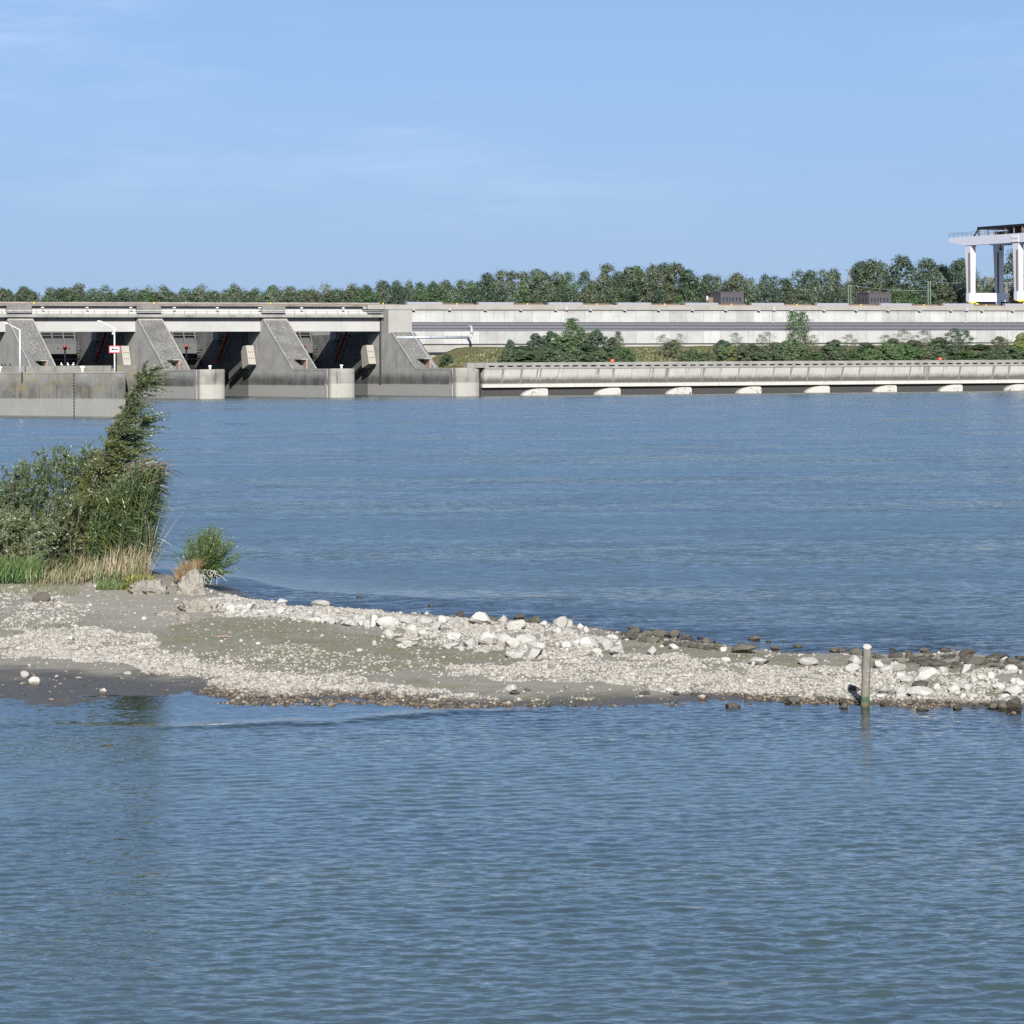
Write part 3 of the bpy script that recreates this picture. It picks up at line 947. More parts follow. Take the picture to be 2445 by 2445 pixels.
# gates in the three bays
BAYS = [(PIERS[0] + PW, PIERS[1], 'left bay, behind the lamp posts'), (PIERS[1] + PW, PIERS[2], 'middle bay of the weir'), (PIERS[2] + PW, PIERS[3], 'right bay beside the end pier')]
for a, b, where in BAYS:
    g = thing('weir_gate', D((a + b) / 2, -92, 6), 'grey steel weir gate with ribbed crest in the ' + where, 'weir gate', 'weir gates')
    MB(D).box(a + 0.05, b - 0.05, -98.0, -97.4, -1, 17.5).build('skin_plate', M['steel_dark'], g)
    MB(D).box(a + 1.0, b - 1.5, -92.3, -91.7, 11.0, 13.6).build('flap_plate', M['steel_gate'], g)
    MB(D).prism([(-92.3, 13.61), (-91.7, 13.61), (-94.4, 15.0), (-95.0, 15.0)], a + 1.0, b - 1.5, 0).build('flap_lip', M['steel_gate'], g)
    MB(D).box(a + 0.5, b - 0.9, -91.2, -90.8, 9.4, 9.7).build('lower_beam', M['steel_gate'], g)
    for z in (15.6, 16.4, 17.2):
        MB(D).box(a + 0.3, b - 0.8, -94.2, -93.9, z, z + 0.18).build('crest_beam', M['steel_gate'], g)
    n = 8
    for k in range(n):
        s = b - 1.8 - k * 3.0
        MB(D).prism([(-92.2, 13.7), (-91.8, 13.7), (-94.0, 17.8), (-94.4, 17.8)], s, s + 0.3, 0).build('rib', M['steel_gate'], g)
        MB(D).box(s + 1.2, s + 1.6, -91.69, -91.6, 12.3, 12.6).build('bolt_hole', M['joint'], g)
    for k in range(5):
        MB(D).box(b - 1.4, b - 0.4, -91.9, -91.5, 9.9 + k * 0.75, 10.05 + k * 0.75).build('rung', M['steel_gate'], g)
    MB(D).box(b - 1.2, b - 0.02, -80.0, -76.0, 14.3, 18.6).build('guide_block', M['coping'], g)
    r = MB(D).tube((b - 6.0, -87, 5.5), (b - 6.0, -87, 12.0), 0.22).build('ram_rod', M['galv'], g)
    MB(D).tube((b - 6.0, -87, 12.0), (b - 6.0, -87, 13.1), 0.5).build('ram_head', M['red'], r)
    MB(D).tube((b - 0.9, -77.5, 8.6), (b - 0.9, -69.0, 16.4), 0.42, 0.42, 10).build('hydraulic_cylinder', M['red'], g)
    MB(D).box(a + 0.05, b - 0.05, -74.0, -70.0, 5.0, 5.8).build('sill_beam', M['recess'], g)

# counterweights on the gate arms, standing out in front of the bridge
CW = ['pale concrete counterweight with bolt holes behind the arrow sign', 'pale concrete counterweight with bolt holes left of the third pier', 'pale concrete counterweight with bolt holes nearest the powerhouse']
for i, sL in enumerate(PIERS[1:]):
    c = thing('gate_counterweight', D(sL - 1.4, -52, 7), CW[i], 'counterweight', 'gate counterweights')
    poly = [(-52.0, 12.75), (-50.2, 8.0), (-54.9, 6.9), (-55.7, 11.2), (-54.4, 12.6)]
    blk = MB(D).prism(poly, sL - 2.4, sL - 0.45, 0).build('concrete_block', M['counter'], c)
    for zz, n in ((11.1, 3), (9.55, 3)):
        for k in range(n):
            t = -52.0 + (12.75 - zz) / 4.75 * 1.8
            MB(D).box(sL - 2.05 + k * 0.55, sL - 1.83 + k * 0.55, t - 0.06, t + 0.05, zz - 0.12, zz + 0.12).build('bolt_hole', M['joint'], blk)
    for zz in (8.9, 8.45):
        for k in range(3):
            t = -52.0 + (12.75 - zz) / 4.75 * 1.8
            MB(D).box(sL - 1.98 + k * 0.5, sL - 1.87 + k * 0.5, t - 0.06, t + 0.035, zz - 0.06, zz + 0.06).build('bolt_hole', M['rust'], blk)
    MB(D).prism([(-55.0, 9.6), (-54.9, 8.1), (-66.0, 4.2), (-66.0, 5.9)], sL - 2.0, sL - 0.9, 0).build('arm', M['steel_gate'], c)
    MB(D).prism([(-57.2, 9.2), (-55.2, 9.9), (-55.2, 10.3), (-57.4, 9.6)], sL - 2.1, sL - 0.8, 0).build('arm_bracket', M['steel_dark'], c)

# ------------------------------------------------------------------ powerhouse
ph = thing('powerhouse', D(80, -46, 11), 'long pale concrete powerhouse with louvre band and wall panels', 'building')
A0, A1 = -7.95, 242.0
MB(D).box(A0, A1, -60.0, -46.3, 9.0, 22.8).build('wall', M['plinth'], ph)
NP = 50
lp = MB(D).box(A0 + 0.04, A0 + 4.97, -46.29, -46.0, 18.5, 21.68).build('wall_panel', M['panel'], ph)
repeat(lp, NP - 1, along(5.0))
lp = MB(D).box(A0 + 0.04, A0 + 4.97, -46.29, -46.0, 12.95, 16.15).build('wall_panel', M['panel'], ph)
repeat(lp, NP - 1, along(5.0))
MB(D).box(A0, A1, -46.29, -46.2, 16.16, 18.49).build('louvre_void', M['louver_back'], ph)
for k in range(6):
    z = 16.2 + k * 0.385
    MB(D).prism([(-46.19, z), (-45.95, z), (-46.0, z + 0.17), (-46.19, z + 0.17)], A0, A1, 0).build('louvre_slat', M['louver'], ph)
mu = MB(D).box(A0 + 3.5, A0 + 3.58, -46.19, -45.96, 16.16, 18.49).build('mullion', M['rail_dark'], ph)
repeat(mu, NP - 2, along(5.0))
MB(D).box(A0, A1, -46.29, -46.02, 18.44, 18.50).build('flashing', M['rail_dark'], ph)
MB(D).box(A0, A1, -46.29, -46.1, 12.72, 12.94).build('base_groove', M['joint'], ph)
co = MB(D).box(A0 - 6.4, A0 + 13.56, -49.0, -45.6, 21.70, 22.92).build('cornice', M['cornice'], ph)
cs = repeat(co, 12, along(20.0))
MB(D).box(A0 - 11, A0 - 6.42, -49.0, -45.75, 21.75, 22.92).build('cornice', M['cornice'], ph)
cj = MB(D).box(A0 + 13.57, A0 + 13.75, -48.9, -45.58, 21.72, 22.9).build('cornice_joint', M['block'], ph)
repeat(cj, 11, along(20.0))
la = MB(D).box(A0 + 1.0, A0 + 1.7, -45.62, -45.1, 21.5, 21.76).build('wall_lamp', M['galv'], ph)
repeat(la, 20, along(10.0))
for s in (36.0, 97.5, 158.0):
    bx = MB(D).box(s, s + 0.9, -45.59, -45.2, 21.6, 22.6).build('rain_head', M['galv'], ph)
    MB(D).box(s + 0.3, s + 0.55, -45.98, -45.7, 18.2, 21.6).build('downpipe', M['galv'], bx)
MB(D).box(A0, A1, -46.5, -46.1, 22.93, 23.0).build('edge_strip', M['pink'], ph)
rh = MB(D).prism([(-50.0, 22.93), (-48.6, 22.93), (-48.6, 23.65), (-50.0, 23.75)], A0 + 1.0, A0 + 10.8, 0).build('roof_hatch', M['rooflam'], ph)
repeat(rh, 11, along(20.0))
rh = MB(D).prism([(-52.0, 22.93), (-50.6, 22.93), (-50.6, 23.3), (-52.0, 23.5)], A0 + 11.2, A0 + 20.6, 0).build('roof_hatch', M['rust'], ph)
repeat(rh, 11, along(20.0))
fg = MB(D).box(A0 + 5.5, A0 + 6.2, -49.5, -49.2, 23.7, 23.95).build('roof_lamp', M['steel_dark'], ph)
repeat(fg, 11, along(20.0))
yl = MB(D).box(A0 + 15.0, A0 + 15.3, -49.5, -49.2, 22.93, 23.45).build('yellow_lamp', M['yellow'], ph)
repeat(yl, 11, along(20.0))
MB(D).box(A0 - 6.5, A1, -110, -60.01, 9.0, 23.0).build('rear_deck', M['deck'], ph)

# large metal pipe on the facade
pp = thing('metal_pipe', D(0, -38.6, 14.6), 'long galvanised pipe with upturned elbow in front of the powerhouse wall', 'pipe')


def bend(name, c, r, d0, d1, rp):
    """quarter bend about centre c, from direction d0 to direction d1"""
    mb, n = MB(D), 7
    pts = [Vector(c) + Vector(d0) * r * math.cos(k / n * math.pi / 2) + Vector(d1) * r * math.sin(k / n * math.pi / 2) for k in range(n + 1)]
    for k in range(n):
        mb.tube(pts[k], pts[k + 1] + (pts[k + 1] - pts[k]) * 0.12, rp, None, 14)
    mb.build(name, M['galv'], pp)


PT, PE = -38.6, 5.75
MB(D).tube((-14.2, PT, 14.55), (PE, PT, 14.55), 0.36, None, 14).build('straight_run', M['galv'], pp, smooth=True)
bend('elbow', (PE, PT, 15.35), 0.8, (0, 0, -1), (1, 0, 0), 0.36)
MB(D).tube((PE + 0.8, PT, 15.35), (PE + 0.8, PT, 16.6), 0.36, None, 14).build('riser', M['galv'], pp, smooth=True)
bend('return_bend', (PE + 0.8, PT - 0.7, 16.6), 0.7, (0, 1, 0), (0, 0, 1), 0.34)
MB(D).tube((PE + 0.8, PT - 0.7, 17.3), (PE + 0.8, PT - 1.6, 17.25), 0.34, None, 14).build('outlet', M['galv'], pp, smooth=True)
for s in (-9.5, -5.0, -0.5, 3.5):
    MB(D).tube((s, PT, 14.55), (s + 0.12, PT, 14.55), 0.41, None, 14).build('flange', M['rail_dark'], pp)

# ------------------------------------------------------------------ tailrace wall with slotted parapet
tw = thing('tailrace_wall', D(70, 0, 0), 'low pale tailrace wall with slotted parapet above the water', 'wall')
B0, B1 = -7.3, 235.0
MB(D).box(-12.0, B1, -2.2, 0.15, 7.32, 8.05).build('parapet_top', M['lowrail'], tw)
MB(D).box(B0, B1, -2.2, 0.15, 6.5, 6.98).build('parapet_base', M['lowrail'], tw)
MB(D).box(B0, B1, -2.0, -0.6, 6.985, 7.315).build('slot_void', M['joint'], tw)
po = MB(D).box(B0 + 0.1, B0 + 1.05, -0.59, 0.13, 6.983, 7.317).build('parapet_post', M['lowrail'], tw)
repeat(po, 95, along(2.5))
pn = MB(D).prism([(0.0, 6.49), (-1.25, 2.75), (-1.25, 2.0), (-2.4, 2.0), (-2.4, 6.49)], B0 + 0.03, B0 + 4.97, 0).build('face_panel', M['lowpanel'], tw)
repeat(pn, 47, along(5.0))
MB(D).box(-12.0, B0 - 0.01, -2.2, 0.1, 6.85, 7.31).build('parapet_end', M['lowrail'], tw)
MB(D).box(B0, B1, -2.9, -2.41, -1.0, 6.5).build('backing', M['joint'], tw)
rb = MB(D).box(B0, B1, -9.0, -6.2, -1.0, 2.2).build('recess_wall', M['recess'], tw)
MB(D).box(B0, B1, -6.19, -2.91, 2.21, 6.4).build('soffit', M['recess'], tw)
nose = [(0, -1.0), (0.0, 0.15), (0.5, 0.75), (1.5, 1.35), (2.8, 1.75), (4.2, 1.95), (6.2, 1.95), (6.65, 1.8), (6.8, 1.4), (6.8, -1.0)]
ns = MB(D).prism([(3.3 + x, z * 0.86) for x, z in nose], -6.15, -1.0, 1).build('pier_nose', M['whitewash'], tw)
repeat(ns, 11, along(19.8))
# run-off stains lie on the joints of the face panels
rs_ = random.Random(3)
for k in range(1, 46):
    for q in range(rs_.choice([1, 1, 1, 2, 3])):
        w = rs_.choice([0.12, 0.16, 0.2, 0.45, 0.7])
        s = B0 + 5.0 * k + (0 if q == 0 else rs_.uniform(-1.6, 1.6)) - w / 2
        z0 = rs_.uniform(2.4, 3.4) if q == 0 else rs_.uniform(2.6, 5.2)
        t0 = -1.25 * (6.49 - max(z0, 2.75)) / 3.74
        if z0 < 2.75:
            z0 = 2.76
            t0 = -1.25
        MB(D).add([(s, 0.008, 6.485), (s + w, 0.008, 6.485), (s + w * 0.75, t0 + 0.008, z0), (s + w * 0.25, t0 + 0.008, z0)], [(0, 1, 2, 3)]).build('stain', M['streakm'], tw)
for s, lab in ((27.6, 'small orange-red signal lamp on the parapet in front of the dark bushes'), (122.0, 'small orange-red signal lamp on the parapet below the crane')):
    loc = D(s, -0.8, 8.05)
    b = MB().lathe(loc, [(0.3, 0), (0.5, 0.12), (0.5, 0.45), (0.3, 0.62)], 12)
    tag(b.build('signal_lamp', M['orange'], None, loc, True), lab, 'lamp', 'signal lamps on the tailrace wall')

# ------------------------------------------------------------------ lock guide wall at the left
ga, gb = Vector((-61.7, 507.2, 0)), Vector((-80.64, 527.4, 0))
gd = (gb - ga).normalized()                                  # to the left and away
gn = Vector((gd.y, -gd.x, 0))
if gn.y > 0:
    gn = -gn
gn = Vector((-0.135, 0.99, 0)).normalized()                  # across the wall, along the river bank
g0 = ga - gd * 5.3


def G(a, b, z):
    p = g0 + gd * a + gn * b
    return (p.x, p.y, z)


gw = thing('lock_guide_wall', G(20, 2, 0), 'stained grey concrete lock guide wall behind the leaning willow', 'wall')
MB(G).box(0, 13.0, 0, 6.0, -2, 6.55).build('wall_section', M['guide'], gw)
MB(G).box(13.32, 70, 0, 6.0, -2, 6.55).build('wall_section', M['guide'], gw)
MB(G).box(13.01, 13.31, 0.5, 5.9, -2, 6.5).build('ladder_recess', M['joint'], gw)
for k in range(12):
    MB(G).box(13.02, 13.3, 0.2, 0.26, 0.3 + k * 0.5, 0.38 + k * 0.5).build('ladder_rung', M['galv'], gw)
MB(G).box(-0.1, 70, -0.12, 6.1, 6.551, 6.75).build('coping', M['coping'], gw)
MB(G).box(-3.0, 70, 6.2, 7.4, -2, 7.72).build('rear_parapet', M['guide'], gw)
bollard(G(10.9, 1.2, 6.75), 'white-capped bollard on the guide wall left of the arrow sign post')
bollard(G(33.0, 1.2, 6.75), 'white-capped bollard on the guide wall at the left picture edge')

LAMPS = [(-76.3, 519.6, 'slender white lamp post on the guide wall in front of the leftmost pier'), (-60.15, 507.2, 'slender white lamp post carrying the arrow sign on the guide wall')]
for x, y, lab in LAMPS:
    l = thing('lamp_post', (x, y, 6.75), lab, 'lamp post', 'lamp posts on the guide wall')
    MB().tube((x, y, 6.75), (x, y, 13.4), 0.13, 0.09).build('pole', M['white'], l, smooth=True)
    d = Vector((-0.96, 0.25, 0)).normalized()
    e = Vector((x, y, 13.4)) + d * 2.0 + Vector((0, 0, 0.92))
    ar = MB().tube((x, y, 13.35), e, 0.06, 0.045).build('arm', M['white'], l, smooth=True)
    h = e + d * 0.75 + Vector((0, 0, 0.18))
    MB().tube(e, h, 0.13, 0.08).build('lamp_head', M['white'], ar, smooth=True)
x, y = LAMPS[1][:2]
MB().box(x - 0.33, x - 0.12, y - 0.3, y - 0.05, 12.45, 12.7).build('camera_box', M['white'], bpy.data.objects['lamp_post.001'])

sg = thing('arrow_sign', (x, y - 0.22, 9.6), 'white sign with red frame and black arrow pointing left', 'sign')
cx, cz, w, h = x + 0.04, 10.16, 0.84, 0.54
MB().box(cx - w, cx + w, y - 0.25, y - 0.2, cz - h, cz + h).build('panel', M['white'], sg)
fr = MB()
fr.box(cx - w, cx + w, y - 0.28, y - 0.252, cz + h - 0.15, cz + h).box(cx - w, cx + w, y - 0.28, y - 0.252, cz - h, cz - h + 0.15)
fr.box(cx - w, cx - w + 0.15, y - 0.279, y - 0.252, cz - h + 0.151, cz + h - 0.151).box(cx + w - 0.15, cx + w, y - 0.279, y - 0.252, cz - h + 0.151, cz + h - 0.151)
fr.build('red_frame', M['signred'], sg)
MB().prism([(cx - 0.6, cz), (cx - 0.16, cz + 0.31), (cx - 0.2, cz + 0.1), (cx + 0.56, cz + 0.1), (cx + 0.56, cz - 0.1), (cx - 0.2, cz - 0.1), (cx - 0.16, cz - 0.31)], y - 0.27, y - 0.252, 1).build('arrow', M['black'], sg)


def bird(loc, mat, label, cat, face=1):
    k0 = Vector(loc)
    b = MB(lambda x, y, z: tuple(k0 + (Vector((x, y, z)) - k0) * 0.7))
    b.lathe((loc[0], loc[1], loc[2] + 0.12), [(0.02, 0.0), (0.16, 0.06), (0.19, 0.18), (0.13, 0.32), (0.05, 0.40), (0.10, 0.47), (0.09, 0.55), (0.02, 0.60)], 8)
    b.tube((loc[0] - 0.08 * face, loc[1], loc[2] + 0.64), (loc[0] - 0.24 * face, loc[1], loc[2] + 0.62), 0.03, 0.01, 5)
    b.tube((loc[0] + 0.1 * face, loc[1], loc[2] + 0.25), (loc[0] + 0.42 * face, loc[1], loc[2] + 0.12), 0.1, 0.02, 6)
    b.tube((loc[0] - 0.04, loc[1], loc[2]), (loc[0] - 0.04, loc[1], loc[2] + 0.18), 0.02, None, 4)
    b.tube((loc[0] + 0.05, loc[1], loc[2]), (loc[0] + 0.05, loc[1], loc[2] + 0.18), 0.02, None, 4)
    tag(b.build(cat, mat, None, loc, True), label, cat, cat + 's on the guide wall')


for k, (a, lab) in enumerate(((13.2, 'white gull on the parapet, rightmost of the three'), (14.7, 'white gull on the parapet, middle of the three'), (16.4, 'white gull on the parapet, nearest the leftmost pier'))):
    bird(G(a, 6.8, 7.72), M['gull'], lab, 'gull', 1 if k else -1)
for a, lab in ((30.4, 'dark cormorant on the parapet, nearest the lamp post'), (31.7, 'dark cormorant on the parapet, between two others'), (32.6, 'dark cormorant on the parapet at the picture edge')):
    bird(G(a, 6.8, 7.72), M['black'], lab, 'cormorant')

# ------------------------------------------------------------------ gantry crane on the powerhouse deck
cr = thing('gantry_crane', D(184, -62, 23.2), 'white gantry crane with cantilever girder and dark machinery house', 'crane')
for s0 in (178.0, 187.6):
    g_ = MB(D).prism([(-85.5, 43.3), (-85.5, 42.1), (-76.6, 40.8), (-43.0, 40.8), (-43.0, 43.3)], s0, s0 + 1.9, 0).build('girder', M['crane_paint'], cr)
MB(D).box(179.95, 187.55, -85.4, -84.6, 42.2, 43.25).build('end_beam', M['crane_paint'], cr)
MB(D).box(179.95, 187.55, -43.8, -43.0, 41.2, 43.25).build('end_beam', M['crane_paint'], cr)
for s0 in (178.15, 187.7):
    for t0 in (-74.2, -49.6):
        lg = MB(D)
        b0, b1 = (t0 - 2.3, t0), (t0 - 3.0, t0 + 0.15)
        for q in (0,):
            vs = [(s0 + 0.1, b0[0], 27.2), (s0 + 1.55, b0[0], 27.2), (s0 + 1.55, b0[1], 27.2), (s0 + 0.1, b0[1], 27.2),
                  (s0, b1[0], 40.79), (s0 + 1.6, b1[0], 40.79), (s0 + 1.6, b1[1], 40.79), (s0, b1[1], 40.79)]
            lg.add(vs, [(0, 3, 2, 1), (4, 5, 6, 7), (0, 1, 5, 4), (1, 2, 6, 5), (2, 3, 7, 6), (3, 0, 4, 7)])
        lo = lg.build('leg', M['crane_paint'], cr)
        MB(D).box(s0 - 0.25, s0 + 0.02, t0 - 0.55, t0 - 0.15, 27.3, 38.8).build('ladder', M['rust'], lo)
for t0 in (-74.2, -49.6):
    bm_ = MB(D).box(177.6, 190.4, t0 - 1.6, t0 + 0.35, 24.75, 27.2).build('end_carriage', M['crane_paint'], cr)
    MB(D).prism([(177.0, 24.55), (178.3, 24.2), (179.6, 24.35), (179.6, 24.74), (177.6, 24.74)], t0 - 0.4, t0 + 0.5, 1).build('rail_guard', M['yellow'], bm_)
    MB(D).box(186.6, 188.0, t0 - 0.2, t0 + 0.45, 23.4, 24.74).build('strut', M['crane_paint'], bm_)
    for k, s in enumerate((180.2, 181.6, 185.0, 189.4)):
        MB(D).tube((s, t0 - 0.9, 23.75), (s, t0 + 0.2, 23.75), 0.62, None, 14).build('wheel', M['black'] if k else M['yellow'], cr)
    MB(D).box(179.4, 190.2, t0 - 1.2, t0 - 0.1, 23.95, 24.74).build('bogie', M['steel_dark'], cr)
    MB(D).box(170.0, 235.0, t0 - 0.5, t0 - 0.3, 23.01, 23.14).build('rail', M['rust'], cr)
# machinery house: dark roof on posts, drum and winches below
mh = MB(D).prism([(-70.6, 45.1), (-43.2, 45.3), (-43.2, 45.9), (-70.6, 45.85)], 178.1, 189.3, 0).build('machinery_roof', M['steel_dark'], cr)
for s0 in (178.2, 188.8):
    for t in (-70.4, -65.5, -61.3, -56.4, -52.2, -48.0):
        w = 0.45 if t == -70.4 or t == -48.0 else 0.18
        MB(D).box(s0, s0 + 0.35, t, t + w, 43.31, 45.15).build('roof_post', M['rust'], mh)
    MB(D).prism([(-72.9, 43.31), (-72.4, 43.31), (-70.4, 44.9), (-70.4, 45.1), (-70.7, 45.1)], s0, s0 + 0.3, 0).build('brace', M['steel_dark'], mh)
MB(D).box(180.4, 187.2, -62.5, -46.0, 43.31, 44.35).build('winch_frame', M['steel_dark'], cr)
MB(D).tube((180.6, -58.0, 44.2), (187.0, -58.0, 44.2), 0.55, None, 12).build('winch_drum', M['rust'], cr)
MB(D).tube((180.6, -65.0, 43.9), (184.0, -65.0, 43.9), 0.5, None, 12).build('winch_drum', M['rust'], cr)
for k in range(14):
    t = -85.4 + k * 2.35
    MB(D).box(178.05, 178.12, t, t + 0.09, 43.31, 44.6).build('railing_post', M['rail_dark'], cr)
for z in (43.95, 44.55):
    MB(D).box(178.05, 178.12, -85.4, -54.0, z, z + 0.07).build('handrail', M['rail_dark'], cr)
MB(D).box(178.05, 187.6, -85.45, -85.38, 44.55, 44.62).build('handrail', M['rail_dark'], cr)
# hanging hooks
for t, s in ((-75.6, 179.3),):
    MB(D).box(s - 0.6, s + 0.8, t - 1.0, t + 1.4, 40.4, 40.79).build('trolley', M['steel_dark'], cr)
    for dt in (-0.33, 0.33):
        MB(D).tube((s, t + dt, 35.0), (s, t + dt, 40.4), 0.035, None, 5).build('rope', M['black'], cr)
    MB(D).prism([(t - 0.5, 38.2), (t + 0.5, 38.2), (t, 39.1)], s - 0.25, s + 0.25, 0).build('warning_cone', M['red'], cr)
    h_ = MB(D).prism([(t - 0.45, 35.0), (t + 0.45, 35.0), (t + 0.42, 34.3), (t + 0.2, 33.9), (t - 0.2, 33.9), (t - 0.42, 34.3)], s - 0.2, s + 0.2, 0).build('hook_block', M['black'], cr)
    MB(D).tube((s, t, 33.9), (s, t, 33.3), 0.14, 0.1, 6).build('hook', M['black'], h_)
for t in (-52.0, -66.0):
    s = 183.0 if t == -66.0 else 179.6
    mb = MB(D).tube((s, t, 40.1), (s, t, 40.8), 0.12, None, 6)
    for sg_ in (-1, 1):
        pr = (s, t, 39.3)
        mb.tube((s, t, 40.1), (s, t, 39.3), 0.16, 0.2, 6)
        for k in range(1, 6):
            a = k / 5 * 2.3
            q = (s, t + sg_ * 0.85 * math.sin(a) * 0.9, 39.75 - 0.5 * math.cos(a) - 0.0)
            mb.tube(pr, q, 0.22 - 0.03 * k, 0.2 - 0.03 * k, 6)
            pr = q
    mb.build('double_hook', M['black'], cr)
sgn = MB(D).box(177.86, 177.985, -52.7, -49.2, 40.95, 42.75).build('sign_board', M['white'], cr)
tx = bpy.data.curves.new('sign_text', 'FONT')
tx.body = 'Verbund'
tx.size = 0.92
tx.align_x, tx.align_y = 'CENTER', 'CENTER'
tmp = bpy.data.objects.new('sign_text', tx)
C.objects.link(tmp)
bpy.context.view_layer.update()
tme = bpy.data.meshes.new_from_object(tmp.evaluated_get(bpy.context.evaluated_depsgraph_get()))
bpy.data.objects.remove(tmp)
R3 = Matrix(((NX, 0, -EX), (NY, 0, -EY), (0, 1, 0)))
tme.transform(R3.to_4x4())
tme.materials.clear()
M['signblue'] = simple('sign_blue', (0.03, 0.06, 0.2), 0.5)
tme.materials.append(M['signblue'])
to = bpy.data.objects.new('sign_text', tme)
C.objects.link(to)
to.parent = sgn
to.location = Vector(D(177.85, -50.95, 41.9)) - Vector(cr.location)

# grey concrete block building behind the crane
bl = thing('concrete_building', D(222, -115, 11.9), 'grey windowless concrete building seen between the crane legs', 'building')
MB(D).box(213.0, 250, -113, -110, 11.9, 31.0).build('wall', M['deck_dark'], bl)
MB(D).box(212.8, 250.2, -113.2, -109.8, 31.01, 31.3).build('roof_edge', M['coping'], bl)

# dark control huts on the rear deck
for i, (s0, lab) in enumerate(((97.8, 'dark boxy control hut with window strip on the powerhouse roof, left of the two'), (145.0, 'dark boxy control hut with window strip nearest the crane'))):
    t1 = -75.0
    h_ = thing('control_hut', D(s0 + 3.6, t1 - 3, 23.0), lab, 'hut', 'control huts on the powerhouse')
    w_ = MB(D).box(s0, s0 + 7.3, t1 - 6.4, t1, 23.01, 27.0).build('wall', M['hut'], h_)
    MB(D).box(s0 - 0.12, s0 + 7.42, t1 - 6.5, t1 + 0.12, 27.01, 27.3).build('roof', M['hut'], h_)
    for a, b in ((0.5, 1.3), (1.55, 2.35), (2.6, 3.25), (3.5, 4.3), (4.6, 5.4), (5.65, 6.5)):
        f_ = MB(D).box(s0 + a, s0 + b, t1 + 0.005, t1 + 0.06, 24.55, 25.95).build('window', M['rail_dark'], h_)
        MB(D).box(s0 + a + 0.08, s0 + b - 0.08, t1 + 0.062, t1 + 0.075, 24.63, 25.87).build('pane', M['pane'], f_)
    for a in (0.9, 2.3, 3.7, 5.0):
        f_ = MB(D).box(s0 - 0.06, s0 - 0.005, t1 - a - 0.75, t1 - a, 24.55, 25.95).build('window', M['rail_dark'], h_)
        MB(D).box(s0 - 0.075, s0 - 0.062, t1 - a - 0.67, t1 - a - 0.08, 24.63, 25.87).build('pane', M['pane'], f_)
    if i == 0:
        cb = MB(D).box(s0 - 1.4, s0 - 0.01, t1 - 6.0, t1 - 4.2, 23.01, 25.8).build('porch', M['rust'], h_)
        MB(D).box(s0 - 1.5, s0 - 1.41, t1 - 5.6, t1 - 4.6, 25.0, 26.2).build('porch_lamp', M['white'], cb)

# power line masts behind
for s, z, lab in ((145.8, 29.8, 'green steel line mast beside the dark hut nearest the crane'), (172.3, 31.0, 'green twin steel line mast in front of the leafy trees')):
    m_ = thing('line_mast', D(s, -88, 23.0), lab, 'mast', 'line masts behind the powerhouse')
    MB(D).box(s, s + 0.25, -88, -87.75, 23.01, z).build('post', M['greenmast'], m_)
    MB(D).box(s + 0.75, s + 1.0, -88, -87.75, 23.01, z - 0.2).build('post', M['greenmast'], m_)
    MB(D).box(s - 0.1, s + 1.1, -87.74, -87.6, z - 0.6, z - 0.4).build('cross_bar', M['greenmast'], m_)


def wire(p, q, sag, label):
    mb = MB(D)
    prev = p
    for k in range(1, 13):
        f = k / 12
        c = tuple(p[j] + (q[j] - p[j]) * f for j in range(3))
        c = (c[0], c[1], c[2] - sag * 4 * f * (1 - f))
        mb.tube(prev, c, 0.035, None, 4)
        prev = c
    tag(mb.build('overhead_wire', M['galv'], None, D(*p)), label, 'wire', 'overhead wires')


wire((146.3, -87.9, 29.6), (172.8, -87.9, 28.2), 0.5, 'thin overhead wire sagging between the two green masts')
wire((172.8, -87.9, 30.8), (212.0, -95, 31.2), 0.7, 'thin overhead wire from twin mast towards the crane')

# ------------------------------------------------------------------ trees and shrubs
def leaf_quads(c, axis, nrm, L, W):
    """diamond leaves: centre, long axis, normal, length, width"""
    axis = axis / (np.linalg.norm(axis, axis=1, keepdims=True) + 1e-9)
    side = np.cross(nrm, axis)
    side /= (np.linalg.norm(side, axis=1, keepdims=True) + 1e-9)
    L, W = np.asarray(L).reshape(-1, 1), np.asarray(W).reshape(-1, 1)
    V = np.stack([c - axis * L / 2, c + side * W / 2, c + axis * L / 2, c - side * W / 2], 1).reshape(-1, 3)
    return V, np.arange(len(V)).reshape(-1, 4)


